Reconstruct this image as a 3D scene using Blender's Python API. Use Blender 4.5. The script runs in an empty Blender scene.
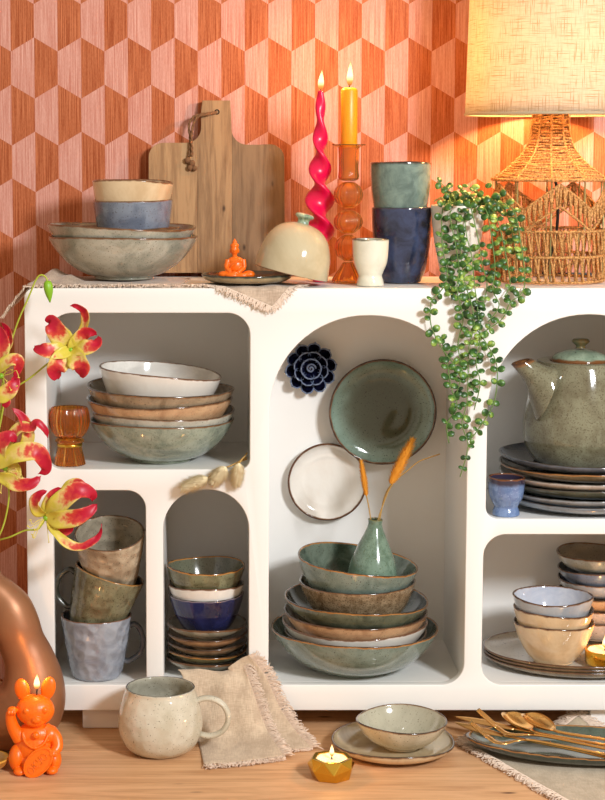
import bpy, bmesh, math, random
from mathutils import Vector, Matrix, Euler
from math import sin, cos, pi, radians as rad
random.seed(7)
scn = bpy.context.scene
COL = scn.collection
# ------------------------------------------------------------------ camera
F = 1750.0; PITCH = rad(6.0); PX, PY = 218.0, 334.0; CD = 2.75
FWD = Vector((0, cos(PITCH), -sin(PITCH))); UP = Vector((0, sin(PITCH), cos(PITCH))); RT = Vector((1, 0, 0))
CAM = Vector((0, -CD, 0))
def ray(px, py): return FWD + RT*((px-PX)/F) + UP*((PY-py)/F)
_r = ray(100, 728.5); CAM.z = -(_r.z*((0.02+CD)/_r.y))
def at(px, py, Y=0.0):
    "world point of a photo pixel on the plane at depth Y"
    r = ray(px, py); return CAM + r*((Y+CD)/r.y)
def atz(px, py, z=0.0):
    "world point of a photo pixel on the horizontal plane at height z"
    r = ray(px, py); return CAM + r*((z-CAM.z)/r.z)
def ppm(p):
    "photo pixels per metre at a world point"
    return F/((Vector(p)-CAM).dot(FWD))
def X(px, py, Y=0.0): return at(px, py, Y).x
def Z(py, Y=0.0): return at(PX, py, Y).z
cd = bpy.data.cameras.new('camera'); co = bpy.data.objects.new('camera', cd); COL.objects.link(co)
cd.sensor_width = 36; cd.lens = F/800*36; cd.shift_x = (302.5-PX)/800; cd.shift_y = -(400-PY)/800
cd.clip_start = 0.05
co.location = CAM; co.rotation_euler = (pi/2-PITCH, 0, 0); scn.camera = co
# ------------------------------------------------------------------ materials
def lin(c):
    c = c/255.0
    return c/12.92 if c <= 0.04045 else ((c+0.055)/1.055)**2.4
def rgb(r, g, b): return (lin(r), lin(g), lin(b), 1.0)
class NT:
    def __init__(s, name):
        s.m = bpy.data.materials.new(name); s.m.use_nodes = True
        s.t = s.m.node_tree; s.t.nodes.clear()
        s.out = s.n('ShaderNodeOutputMaterial')
    def n(s, typ, **kw):
        nd = s.t.nodes.new(typ)
        for k, v in kw.items(): setattr(nd, k, v)
        return nd
    def l(s, a, b): s.t.links.new(a, b)
    def set(s, sock, v):
        if hasattr(v, 'is_linked') or isinstance(v, bpy.types.NodeSocket): s.l(v, sock)
        else: sock.default_value = v
    def math(s, op, a, b=None, c=None, clamp=False):
        nd = s.n('ShaderNodeMath', operation=op, use_clamp=clamp)
        s.set(nd.inputs[0], a)
        if b is not None: s.set(nd.inputs[1], b)
        if c is not None: s.set(nd.inputs[2], c)
        return nd.outputs[0]
    def mix(s, f, a, b, bt='MIX'):
        nd = s.n('ShaderNodeMix', data_type='RGBA', blend_type=bt)
        s.set(nd.inputs['Factor'], f); s.set(nd.inputs[6], a); s.set(nd.inputs[7], b)
        return nd.outputs[2]
    def ramp(s, f, stops):
        nd = s.n('ShaderNodeValToRGB'); cr = nd.color_ramp
        while len(cr.elements) < len(stops): cr.elements.new(0.5)
        for e, (p, c) in zip(cr.elements, stops): e.position = p; e.color = c
        s.l(f, nd.inputs[0]); return nd.outputs[0]
    def step(s, f, lo, hi):
        nd = s.n('ShaderNodeMapRange', interpolation_type='SMOOTHSTEP')
        s.set(nd.inputs[0], f); nd.inputs[1].default_value = lo; nd.inputs[2].default_value = hi
        return nd.outputs[0]
    def coord(s, which='Object', scale=(1, 1, 1), loc=(0, 0, 0), rot=(0, 0, 0)):
        tc = s.n('ShaderNodeTexCoord'); mp = s.n('ShaderNodeMapping')
        mp.inputs['Scale'].default_value = scale; mp.inputs['Location'].default_value = loc; mp.inputs['Rotation'].default_value = rot
        s.l(tc.outputs[which], mp.inputs[0]); return mp.outputs[0]
    def noise(s, v, scale=5, detail=4, rough=0.5, dist=0.0):
        nd = s.n('ShaderNodeTexNoise'); nd.inputs['Scale'].default_value = scale
        nd.inputs['Detail'].default_value = detail; nd.inputs['Roughness'].default_value = rough; nd.inputs['Distortion'].default_value = dist
        if v is not None: s.l(v, nd.inputs['Vector'])
        return nd.outputs['Fac']
    def attr(s, name):
        return s.n('ShaderNodeAttribute', attribute_name=name).outputs['Fac']
    def bump(s, h, strength=0.3, dist=0.002):
        nd = s.n('ShaderNodeBump'); nd.inputs['Strength'].default_value = strength; nd.inputs['Distance'].default_value = dist
        s.l(h, nd.inputs['Height']); return nd.outputs[0]
    def bsdf(s, col, rough=0.5, normal=None, **kw):
        b = s.n('ShaderNodeBsdfPrincipled'); s.set(b.inputs['Base Color'], col); s.set(b.inputs['Roughness'], rough)
        if normal is not None: s.l(normal, b.inputs['Normal'])
        for k, v in kw.items(): s.set(b.inputs[k.replace('_', ' ')], v)
        s.l(b.outputs[0], s.out.inputs[0]); return b
def plain(name, c, rough=0.5, **kw):
    t = NT(name); t.bsdf(c, rough, **kw); return t.m
def glaze(name, body, dark=None, inside=None, rim=(70, 45, 28), rimw=0.003, rough=0.12, mott=40, speck=0.0, speckc=(60, 50, 35),
          amber=(116, 78, 46), band=None, inside2=None, dent=0.0, cw=0.5, centre=None):
    """reactive-glaze ceramic: mottled body, brown breaking at the rim, optional other colour inside, specks, dipped band"""
    t = NT(name); v = t.coord('Object')
    body = rgb(*body); dark = rgb(*dark) if dark else tuple([c*0.62 for c in body[:3]]+[1])
    n1 = t.noise(v, mott, 6, 0.65, 0.6)
    c = t.mix(t.step(n1, 0.35, 0.68), body, dark)
    if inside:
        i1 = rgb(*inside); i2 = rgb(*inside2) if inside2 else tuple([x*0.7 for x in i1[:3]]+[1])
        ci = t.mix(t.step(t.noise(v, mott*0.8, 6, 0.65, 0.8), 0.35, 0.7), i1, i2)
        c = t.mix(t.attr('ins'), c, ci)
    if centre:
        cc, c0, c1 = centre
        wc = t.math('MULTIPLY_ADD', t.math('SUBTRACT', t.noise(v, 40, 5), 0.5), 0.02, t.attr('rimd'))
        c = t.mix(t.math('MULTIPLY', t.attr('ins'), t.step(wc, c0, c1)), c, rgb(*cc))
    if speck > 0:
        sp = t.step(t.noise(v, 420, 2, 0.5), 0.66-speck*0.12, 0.72-speck*0.1)
        c = t.mix(t.math('MULTIPLY', sp, 0.75), c, rgb(*speckc))
    rimw *= 0.75; rd = t.attr('rimd'); w = t.math('MULTIPLY_ADD', t.math('SUBTRACT', t.noise(v, 60, 3), 0.5), rimw*2.2, rd)
    if band:
        bc, bw = band
        w2 = t.math('MULTIPLY_ADD', t.math('SUBTRACT', t.noise(v, 50, 4), 0.5), bw*0.9, rd)
        f2 = t.math('SUBTRACT', 1.0, t.step(w2, bw*0.6, bw*1.25))
        c = t.mix(f2, c, rgb(*bc))
    if rimw > 0:
        fa = t.math('SUBTRACT', 1.0, t.step(w, rimw*0.8, rimw*2.0))
        c = t.mix(fa, c, rgb(*amber))
        fr = t.math('SUBTRACT', 1.0, t.step(w, rimw*0.35, rimw*0.95))
        c = t.mix(fr, c, rgb(*rim))
    h = t.noise(v, 25, 3)
    nm = t.bump(h, 0.12, 0.004)
    if dent > 0:
        vo = t.n('ShaderNodeTexVoronoi', feature='SMOOTH_F1'); vo.inputs['Scale'].default_value = 62
        vo.inputs['Smoothness'].default_value = 0.4
        t.l(v, vo.inputs['Vector']); nm = t.bump(vo.outputs['Distance'], dent, 0.010)
    t.bsdf(c, rough, nm, Coat_Weight=cw, Coat_Roughness=0.05)
    return t.m
def fabric(name, c1, c2, scale=900, rough=0.95):
    t = NT(name); v1 = t.coord('Object', (620, 90, 90)); v2 = t.coord('Object', (90, 620, 620))
    n1 = t.noise(v1, 1.0, 2, 0.5); n2 = t.noise(v2, 1.0, 2, 0.5); v = t.coord('Object')
    h = t.math('ADD', n1, n2)
    f = t.math('MULTIPLY_ADD', t.noise(v, 40, 5), 0.7, t.math('MULTIPLY', h, 0.45))
    c = t.mix(t.step(f, 0.55, 1.0), rgb(*c1), rgb(*c2))
    t.bsdf(c, rough, t.bump(h, 0.5, 0.0008), Sheen_Weight=0.2); return t.m
def wood(name, light, dark, knot, sc=1.0, axis='X', rough=0.55, gloss=0.3, planks=None):
    t = NT(name)
    s = {'X': (1.2, 14, 14), 'Z': (14, 14, 1.2), 'Y': (14, 1.2, 14)}[axis]
    v = t.coord('Object', tuple(a*sc for a in s))
    n = t.noise(v, 2.2, 8, 0.6, 1.6); n2 = t.noise(v, 9, 6, 0.7, 0.4)
    f = t.math('MULTIPLY_ADD', n2, 0.4, t.math('MULTIPLY', n, 0.75))
    c = t.ramp(f, [(0.38, rgb(*dark)), (0.5, rgb(*[(a+b)/2 for a, b in zip(light, dark)])), (0.64, rgb(*light))])
    kv = t.coord('Object', tuple(a*sc for a in {'X': (5, 16, 9), 'Z': (14, 9, 6), 'Y': (9, 6, 9)}[axis]))
    k = t.n('ShaderNodeTexVoronoi'); k.inputs['Scale'].default_value = 1.0; t.l(kv, k.inputs['Vector'])
    kd = t.math('MULTIPLY_ADD', t.noise(v, 6, 3), 0.08, k.outputs['Distance'])
    c = t.mix(t.math('SUBTRACT', 1.0, t.step(kd, 0.06, 0.13)), c, rgb(*knot))
    if planks:
        pv = t.n('ShaderNodeAttribute', attribute_name='tone').outputs['Fac']
        c = t.mix(pv, c, t.mix(1.0, c, rgb(*planks), 'MULTIPLY'))
    t.bsdf(c, rough, t.bump(f, 0.25, 0.0015), Specular_IOR_Level=gloss); return t.m
def amber_glass(name, c=(255, 120, 10)):
    t = NT(name)
    t.bsdf(rgb(*c), 0.02, Transmission_Weight=0.95, IOR=1.45); return t.m
def wax(name, c, glow=0.0, sub=0.35, rough=0.38):
    t = NT(name)
    t.bsdf(rgb(*c), rough, Subsurface_Weight=sub, Subsurface_Radius=(0.02, 0.008, 0.003), Subsurface_Scale=0.5)
    return t.m
M = {}
# cabinet paint, table, cloth ...
M['white'] = plain('cabinet_paint', rgb(238, 236, 232), 0.42)
M['table'] = wood('table_oak', (218, 172, 128), (182, 134, 92), (70, 42, 22), 1.0, 'X', 0.5)
M['board'] = wood('mango_wood', (184, 146, 104), (132, 98, 66), (80, 58, 38), 1.6, 'Z', 0.62, planks=(175, 180, 190))
M['linen'] = fabric('linen_beige', (208, 186, 164), (170, 148, 128))
M['linen2'] = fabric('linen_sand', (214, 194, 168), (184, 162, 138))
M['linen3'] = fabric('linen_sage', (200, 184, 160), (172, 156, 132))
M['fringe'] = plain('fringe_thread', rgb(226, 206, 188), 0.95)
M['rope'] = plain('jute_cord', rgb(120, 84, 54), 0.9)
M['gold'] = plain('brushed_gold', rgb(242, 190, 116), 0.2, Metallic=1.0)
M['goldf'] = plain('polished_gold', rgb(222, 178, 70), 0.2, Metallic=1.0)
M['wick'] = plain('burnt_wick', rgb(40, 26, 20), 0.9)
M['waxwhite'] = wax('tealight_wax', (250, 236, 214), sub=0.5)
M['pink'] = wax('pink_wax', (226, 8, 74), sub=0.25, rough=0.3)
M['orange'] = wax('orange_wax', (252, 158, 20), sub=0.35)
M['catwax'] = wax('cat_wax', (255, 116, 14), sub=0.3, rough=0.35)
M['buddha'] = plain('orange_lacquer', rgb(240, 108, 16), 0.3)
M['amber'] = amber_glass('amber_glass', (255, 210, 128))
M['amber2'] = amber_glass('amber_glass_deep', (255, 178, 80))
M['vasebrown'] = None
def _vase():
    t = NT('bronze_ceramic'); v = t.coord('Object')
    c = t.mix(t.step(t.noise(v, 9, 4), 0.35, 0.7), rgb(148, 100, 72), rgb(166, 116, 80))
    t.bsdf(c, 0.42, None, Metallic=0.45, Specular_IOR_Level=0.5); return t.m
M['vasebrown'] = _vase()
def _flame(power):
    t = NT('flame')
    a = t.attr('fl')
    c = t.ramp(a, [(0.0, (0.16, 0.035, 0.008, 1)), (0.18, (0.55, 0.20, 0.04, 1)), (0.42, (1.0, 0.72, 0.36, 1)), (0.75, (1.0, 0.68, 0.30, 1)), (1.0, (0.5, 0.17, 0.03, 1))])
    e = t.n('ShaderNodeEmission'); t.l(c, e.inputs[0]); e.inputs[1].default_value = power
    t.l(e.outputs[0], t.out.inputs[0]); return t.m
M['flame'] = _flame(2.6); M['flamesmall'] = _flame(2.6)
def _shade():
    t = NT('shade_linen'); v = t.coord('Object')
    # woven slubs: vertical and horizontal threads on the unrolled shade
    a = t.attr('ang'); tc = t.n('ShaderNodeSeparateXYZ'); t.l(v, tc.inputs[0])
    cb = t.n('ShaderNodeCombineXYZ'); t.l(t.math('MULTIPLY', a, 520.0), cb.inputs[0]); t.l(t.math('MULTIPLY', tc.outputs[2], 26.0), cb.inputs[1])
    cb2 = t.n('ShaderNodeCombineXYZ'); t.l(t.math('MULTIPLY', a, 22.0), cb2.inputs[0]); t.l(t.math('MULTIPLY', tc.outputs[2], 640.0), cb2.inputs[1])
    n1 = t.noise(cb.outputs[0], 1.0, 3, 0.6); n2 = t.noise(cb2.outputs[0], 1.0, 3, 0.6)
    f = t.step(t.math('MINIMUM', n1, n2), 0.30, 0.50)
    c = t.mix(f, rgb(168, 146, 112), rgb(208, 202, 188))
    d = t.n('ShaderNodeBsdfDiffuse'); tr = t.n('ShaderNodeBsdfTranslucent'); t.l(c, d.inputs[0]); t.l(c, tr.inputs[0])
    mx = t.n('ShaderNodeMixShader'); mx.inputs[0].default_value = 0.42
    t.l(d.outputs[0], mx.inputs[1]); t.l(tr.outputs[0], mx.inputs[2]); t.l(mx.outputs[0], t.out.inputs[0]); return t.m
M['shade'] = _shade()
M['bulb'] = NT('bulb_glow').m
def _bulb():
    t = NT('bulb_glow'); e = t.n('ShaderNodeEmission'); e.inputs[0].default_value = (1.0, 0.54, 0.20, 1); e.inputs[1].default_value = 320
    t.l(e.outputs[0], t.out.inputs[0]); return t.m
M['bulb'] = _bulb()
def _wicker():
    t = NT('paper_rope'); v = t.coord('Object', (1, 1, 1))
    n = t.noise(v, 330, 3, 0.6); c = t.ramp(n, [(0.34, rgb(118, 78, 40)), (0.5, rgb(190, 136, 80)), (0.68, rgb(222, 172, 112))])
    t.bsdf(c, 0.85, t.bump(n, 0.6, 0.001), Specular_IOR_Level=0.2); return t.m
M['wicker'] = _wicker()
M['wire'] = plain('lamp_wire', rgb(150, 140, 90), 0.4, Metallic=0.3)
M['black'] = plain('black_plastic', rgb(30, 24, 22), 0.4)
def _leaf():
    t = NT('leaf_green'); v = t.coord('Object')
    c = t.ramp(t.noise(v, 42, 4, 0.7), [(0.36, rgb(26, 56, 26)), (0.52, rgb(60, 104, 38)), (0.68, rgb(164, 188, 84))])
    t.bsdf(c, 0.35, Subsurface_Weight=0.0, Specular_IOR_Level=0.5); return t.m
M['leaf'] = _leaf()
M['stem'] = plain('stem_green', rgb(96, 130, 62), 0.5)
M['lilystem'] = plain('lily_stem_green', rgb(168, 178, 54), 0.5)
M['bud'] = plain('lily_bud_green', rgb(128, 178, 34), 0.4)
M['stamen'] = plain('lily_stamen', rgb(222, 208, 90), 0.5)
M['soil'] = plain('potting_soil', rgb(52, 40, 28), 0.95)
M['pot'] = plain('pot_glaze', rgb(226, 218, 206), 0.3)
def _petal():
    t = NT('lily_petal'); v = t.coord('Object')
    a = t.attr('pl'); b = t.attr('pw')     # along, across
    f = t.math('MULTIPLY_ADD', t.math('SUBTRACT', t.noise(v, 130, 3), 0.5), 0.5, a)
    f = t.math('MULTIPLY_ADD', t.math('MULTIPLY', b, b), -0.26, f)
    c = t.ramp(f, [(0.15, rgb(228, 212, 84)), (0.31, rgb(242, 218, 134)), (0.45, rgb(224, 82, 64)), (0.66, rgb(198, 18, 54))])
    p = t.n('ShaderNodeBsdfPrincipled'); t.l(c, p.inputs['Base Color']); p.inputs['Roughness'].default_value = 0.4
    tr = t.n('ShaderNodeBsdfTranslucent'); t.l(c, tr.inputs[0]); mx = t.n('ShaderNodeMixShader'); mx.inputs[0].default_value = 0.2
    t.l(p.outputs[0], mx.inputs[1]); t.l(tr.outputs[0], mx.inputs[2]); t.l(mx.outputs[0], t.out.inputs[0]); return t.m
M['petal'] = _petal()
M['grass'] = plain('dried_grass_ochre', rgb(226, 152, 44), 0.9)
M['grasspale'] = plain('bunny_tail_cream', rgb(255, 238, 196), 0.95)
M['straw'] = plain('straw_stem', rgb(182, 144, 78), 0.8)
def _wallpaper():
    t = NT('hexagon_wallpaper'); W = 0.0402
    tc = t.n('ShaderNodeTexCoord'); sp = t.n('ShaderNodeSeparateXYZ'); t.l(tc.outputs['Object'], sp.inputs[0])
    x = t.math('DIVIDE', sp.outputs[0], W); z = t.math('DIVIDE', sp.outputs[2], W)
    i = t.math('FLOOR', x); tt = t.math('FRACT', x)
    odd = t.math('FLOORED_MODULO', i, 2.0)
    # half height of the pink field: 49/70 + 42/70*t columns; period 280/70 = 4 columns
    zz = t.math('ADD', t.math('MULTIPLY_ADD', odd, -2.0, z), 2.0)
    d = t.math('ABSOLUTE', t.math('SUBTRACT', t.math('FLOORED_MODULO', zz, 4.0), 2.0))
    hh = t.math('MULTIPLY_ADD', tt, 0.6, 0.7)
    pink = t.math('LESS_THAN', d, hh)
    cb = t.n('ShaderNodeCombineXYZ'); t.l(t.math('MULTIPLY', sp.outputs[0], 520.0), cb.inputs[0]); t.l(t.math('MULTIPLY', sp.outputs[2], 9.0), cb.inputs[2])
    st = t.noise(cb.outputs[0], 1.0, 3, 0.7)
    cb2 = t.n('ShaderNodeCombineXYZ'); t.l(t.math('MULTIPLY', sp.outputs[0], 900.0), cb2.inputs[0]); t.l(t.math('MULTIPLY', sp.outputs[2], 160.0), cb2.inputs[2])
    fb = t.noise(cb2.outputs[0], 1.0, 2, 0.6)
    s = t.step(t.math('MULTIPLY_ADD', fb, 0.25, t.math('MULTIPLY', st, 0.85)), 0.38, 0.72)
    cp = t.mix(s, rgb(216, 166, 152), rgb(184, 116, 98)); cbn = t.mix(s, rgb(142, 64, 26), rgb(196, 118, 78))
    c = t.mix(pink, cbn, cp)
    t.bsdf(c, 0.7, t.bump(st, 0.15, 0.0008), Specular_IOR_Level=0.25); return t.m
M['wallpaper'] = _wallpaper()
# ------------------------------------------------------------------ mesh builder
class MB:
    def __init__(s): s.v = []; s.f = []; s.mi = []; s.at = {}
    def add(s, verts, faces, mi=0, attrs=None):
        o = len(s.v)
        s.v += [tuple(v) for v in verts]; s.f += [tuple(i+o for i in f) for f in faces]; s.mi += [mi]*len(faces)
        if attrs:
            for k, vals in attrs.items():
                a = s.at.setdefault(k, [0.0]*o)
                a += [0.0]*(o-len(a)); a += list(vals)
        return s
    def build(s, name, mats, parent=None, loc=(0, 0, 0), rot=(0, 0, 0), smooth=True, angle=None):
        me = bpy.data.meshes.new(name); me.from_pydata(s.v, [], s.f)
        if not isinstance(mats, (list, tuple)): mats = [mats]
        for m in mats: me.materials.append(m)
        for p, i in zip(me.polygons, s.mi): p.material_index = i; p.use_smooth = smooth
        for k, vals in s.at.items():
            vals = vals+[0.0]*(len(s.v)-len(vals))
            me.attributes.new(k, 'FLOAT', 'POINT').data.foreach_set('value', vals)
        me.update()
        if smooth and angle is not None:
            bm = bmesh.new(); bm.from_mesh(me)
            for e in bm.edges:
                if len(e.link_faces) == 2 and e.calc_face_angle(0) > rad(angle): e.smooth = False
            bm.to_mesh(me); bm.free()
        o = bpy.data.objects.new(name, me); COL.objects.link(o)
        o.location = loc; o.rotation_euler = rot
        if parent: o.parent = parent
        return o
def thing(name, label, cat, loc=(0, 0, 0), rot=(0, 0, 0), group=None):
    o = bpy.data.objects.new(name, None); COL.objects.link(o); o.empty_display_size = 0.02
    o.location = loc; o.rotation_euler = rot; return tag(o, label, cat, group)
def tag(o, label, cat, group=None):
    o['label'] = label; o['category'] = cat
    if group: o['group'] = group
    return o
def struct(o): o['kind'] = 'structure'; return o
def catmull(pts, n=6, closed=False):
    P = [Vector(p) for p in pts]; out = []; N = len(P)
    for i in range(N if closed else N-1):
        if closed: a, b, c, d = P[i-1], P[i], P[(i+1) % N], P[(i+2) % N]
        else: a, b, c, d = P[max(i-1, 0)], P[i], P[i+1], P[min(i+2, N-1)]
        for k in range(n):
            t = k/n
            out.append(0.5*((2*b)+(c-a)*t+(2*a-5*b+4*c-d)*t*t+(3*b-a-3*c+d)*t**3))
    if not closed: out.append(P[-1])
    return out
def lathe(mb, prof, seg=56, attrs=None, warp=None, mi=0, rib=None):
    """prof: (r,z) list; r==0 ends become a pole. attrs: name -> value per profile point. warp(theta, i, x, y, z)->xyz. rib(theta,i)->radius factor"""
    vs = []; fs = []; av = {k: [] for k in (attrs or {})}; idx = []
    for i, (r, z) in enumerate(prof):
        ring = []
        if r < 1e-6:
            p = (0, 0, z)
            if warp: p = warp(0, i, *p)
            ring = [len(vs)]*seg; vs.append(p)
            for k in av: av[k].append(attrs[k][i])
        else:
            for j in range(seg):
                th = 2*pi*j/seg; rr = r*(rib(th, i) if rib else 1)
                p = (rr*cos(th), rr*sin(th), z)
                if warp: p = warp(th, i, *p)
                ring.append(len(vs)); vs.append(p)
                for k in av: av[k].append(attrs[k][i])
        idx.append(ring)
    for a, b in zip(idx, idx[1:]):
        for j in range(seg):
            k = (j+1) % seg
            f = [a[j], a[k], b[k], b[j]]; g = []
            for q in f:
                if q not in g: g.append(q)
            if len(g) > 2: fs.append(g)
    mb.add(vs, fs, mi, av); return mb
def vessel_profile(outer, t, floor=None, n=6, smooth=True):
    """outer control points from the foot edge to the rim; returns closed profile + rim distance + inside flag"""
    o = [Vector((p[0], p[1])) for p in outer]
    c = catmull(o, n) if smooth else o
    nrm = []
    for i in range(len(c)):
        d = c[min(i+1, len(c)-1)]-c[max(i-1, 0)]
        nrm.append(Vector((-d.y, d.x)).normalized())
    inner = [p+q*t for p, q in zip(c, nrm)]
    fl = floor if floor is not None else c[0].y+t*1.4
    rim = []
    a = c[-1]; b = inner[-1]; m = (a+b)/2; e = Vector((c[-1]-c[-2])).normalized()*(t*0.5)
    for k in range(1, 4):
        an = pi*k/4; rim.append(m+(a-m)*cos(an)+e*sin(an))
    inn = [p for p in reversed(inner) if p.y > fl and p.x > 0.001]
    rl = inn[-1].x if inn else b.x*0.5
    tail = [Vector((rl*f, fl)) for f in (0.9, 0.6, 0.3)]+[Vector((0, fl))]
    head = [Vector((0, c[0].y)), Vector((c[0].x*0.6, c[0].y))]
    prof = head+c+rim+inn+tail
    ins = [0.0]*(len(head)+len(c)+2)+[1.0]*(1+len(inn)+len(tail))
    ir = len(head)+len(c)+1
    rd = [0.0]*len(prof); s = 0
    for i in range(ir-1, -1, -1): s += (prof[i]-prof[i+1]).length; rd[i] = s
    s = 0
    for i in range(ir+1, len(prof)): s += (prof[i]-prof[i-1]).length; rd[i] = s
    return [(max(p.x, 0), p.y) for p in prof], rd, ins
def wavy(H, dr=0.01, dz=0.0, seed=0, n=2, ell=0.0, ea=0.0):
    """hand-thrown irregularity: radius and rim height drift around the vessel"""
    R = random.Random(seed); a, b, c, d = [R.uniform(0, 2*pi) for _ in range(4)]
    def w(th, i, x, y, z):
        s = max(0.0, min(1.0, z/H)); k = 1+dr*s*(sin(n*th+a)+0.6*sin((n+1)*th+b))+ell*s*cos(2*(th-ea))
        return (x*k, y*k, z+dz*s*s*(sin(2*th+c)+0.5*sin(3*th+d)))
    return w
def bowl_pts(R, h, rf, k=0.6, fh=0.004, e=0.8):
    """outer side of a bowl: k=0 straight cone, k=1 quarter ellipse"""
    pts = [(rf*0.96, 0), (rf, fh*0.5), (rf, fh)]
    for i in range(1, 9):
        s = i/8; ph = s*pi/2
        rl = rf+(R-rf)*s; zl = fh+(h-fh)*s
        re = rf+(R-rf)*sin(ph)**e; ze = fh+(h-fh)*(1-cos(ph))
        pts.append((rl*(1-k)+re*k, zl*(1-k)+ze*k))
    return pts
def vessel(name, label, cat, mat, loc, outer, t=0.0035, seg=56, rot=(0, 0, 0), group=None, warp=None, parent=None, floor=None, n=4, rib=None, pre=None):
    prof, rd, ins = vessel_profile(outer, t, floor, n)
    mb = MB(); lathe(mb, prof, seg, {'rimd': rd, 'ins': ins}, warp, 0, rib)
    if pre: mb.v = [tuple(pre(Vector(v))) for v in mb.v]
    o = mb.build(name, mat, parent, loc, rot)
    if label: tag(o, label, cat, group)
    return o
def tube(mb, pts, r, seg=8, mi=0, attrs=None, closed=False, caps=True, flat=None):
    """swept tube; r number or list; flat=(a,b) scales the section along its two axes"""
    P = [Vector(p) for p in pts]; N = len(P)
    rs = r if isinstance(r, (list, tuple)) else [r]*N
    vs = []; fs = []; nr = None
    for i in range(N):
        if closed: d = (P[(i+1) % N]-P[i-1]).normalized()
        else: d = (P[min(i+1, N-1)]-P[max(i-1, 0)]).normalized()
        if nr is None:
            u = Vector((0, 0, 1)) if abs(d.z) < 0.9 else Vector((1, 0, 0))
            nr = (u-d*u.dot(d)).normalized()
        else:
            q = nr-d*nr.dot(d); nr = q.normalized() if q.length > 1e-6 else nr
        bn = d.cross(nr)
        fa, fb = flat or (1, 1)
        for j in range(seg):
            th = 2*pi*j/seg; vs.append(P[i]+nr*(cos(th)*rs[i]*fa)+bn*(sin(th)*rs[i]*fb))
    for i in range(N if closed else N-1):
        a = i*seg; b = ((i+1) % N)*seg
        for j in range(seg): fs.append((a+j, a+(j+1) % seg, b+(j+1) % seg, b+j))
    if caps and not closed:
        fs.append(tuple(range(seg-1, -1, -1))); fs.append(tuple((N-1)*seg+j for j in range(seg)))
    av = {k: [v]*len(vs) for k, v in (attrs or {}).items()}
    mb.add(vs, fs, mi, av); return mb
def box(mb, x0, x1, y0, y1, z0, z1, mi=0, attrs=None):
    vs = [(x, y, z) for z in (z0, z1) for y in (y0, y1) for x in (x0, x1)]
    fs = [(0, 2, 3, 1), (4, 5, 7, 6), (0, 1, 5, 4), (2, 6, 7, 3), (0, 4, 6, 2), (1, 3, 7, 5)]
    mb.add(vs, fs, mi, {k: [v]*8 for k, v in (attrs or {}).items()}); return mb
def bevel(o, w=0.002, seg=2, angle=35):
    m = o.modifiers.new('bevel', 'BEVEL'); m.width = w; m.segments = seg; m.limit_method = 'ANGLE'; m.angle_limit = rad(angle); return o
def subsurf(o, l=1):
    m = o.modifiers.new('smooth', 'SUBSURF'); m.levels = l; m.render_levels = l; return o
def ellipsoid(mb, c, r, rot=None, seg=24, rings=14, mi=0, attrs=None):
    vs = []; fs = []; R = rot.to_matrix() if rot else Matrix.Identity(3)
    for i in range(1, rings):
        a = pi*i/rings
        for j in range(seg):
            b = 2*pi*j/seg; vs.append(Vector(c)+R@Vector((r[0]*sin(a)*cos(b), r[1]*sin(a)*sin(b), r[2]*cos(a))))
    top = len(vs); vs.append(Vector(c)+R@Vector((0, 0, r[2]))); vs.append(Vector(c)+R@Vector((0, 0, -r[2])))
    for i in range(rings-2):
        for j in range(seg):
            k = (j+1) % seg; fs.append((i*seg+j, (i+1)*seg+j, (i+1)*seg+k, i*seg+k))
    for j in range(seg):
        k = (j+1) % seg; fs.append((top, j, k)); fs.append((top+1, (rings-2)*seg+k, (rings-2)*seg+j))
    mb.add(vs, fs, mi, {k: [v]*len(vs) for k, v in (attrs or {}).items()}); return mb
def fused(name, mb, mat, voxel=0.0012, parent=None, loc=(0, 0, 0), rot=(0, 0, 0), smooth=4, extra=None):
    """melt overlapping lumps into one continuous skin"""
    o = mb.build('tmp', mat)
    r = o.modifiers.new('r', 'REMESH'); r.mode = 'VOXEL'; r.voxel_size = voxel; r.use_smooth_shade = True
    s = o.modifiers.new('s', 'SMOOTH'); s.iterations = smooth; s.factor = 0.5
    dg = bpy.context.evaluated_depsgraph_get(); me = bpy.data.meshes.new_from_object(o.evaluated_get(dg))
    bpy.data.objects.remove(o)
    me.name = name; me.materials.clear(); me.materials.append(mat)
    for p in me.polygons: p.use_smooth = True
    q = bpy.data.objects.new(name, me); COL.objects.link(q); q.location = loc; q.rotation_euler = rot
    if parent: q.parent = parent
    return q
def flame(parent, p, h, r, lean=0.0, mat='flamesmall'):
    prof = []; vals = []
    for i in range(15):
        s = i/14; prof.append((r*(sin(pi*min(1, s*1.0)**0.62))*(1-0.15*s) if 0 < s < 1 else 0, h*s)); vals.append(s)
    mb = MB(); lathe(mb, prof, 14, {'fl': vals}, lambda th, i, x, y, z: (x+lean*(z/h)**2*h, y, z))
    fo_ = mb.build('flame', M[mat], parent, p)
    ld_ = bpy.data.lights.new('flame_light', 'POINT'); ld_.energy = 0.95 if mat == 'flame' else 0.13; ld_.color = (1.0, 0.46, 0.13); ld_.shadow_soft_size = 0.004
    FL.append((fo_, ld_, h)); return fo_
FL = []
def wick(parent, p, h, r=0.0011, lean=0.0):
    mb = MB(); tube(mb, [(0, 0, -0.002), (lean*0.3*h, 0, h*0.5), (lean*h, 0, h)], [r, r, r*0.8], 7)
    return mb.build('wick', M['wick'], parent, p)
# ------------------------------------------------------------------ room and table
YW = 0.292
mb = MB(); A = at(103/3.025, 113/3.025, YW)
mb.add([(-1.6, 0, -1.7), (1.9, 0, -1.7), (1.9, 0, 0.7), (-1.6, 0, 0.7)], [(0, 1, 2, 3)])
mb.add([(-1.6, 0.05, -1.7), (1.9, 0.05, -1.7), (1.9, 0.05, 0.7), (-1.6, 0.05, 0.7)], [(3, 2, 1, 0)])
for v in list(mb.v): pass
W_ = 0.0402
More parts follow.
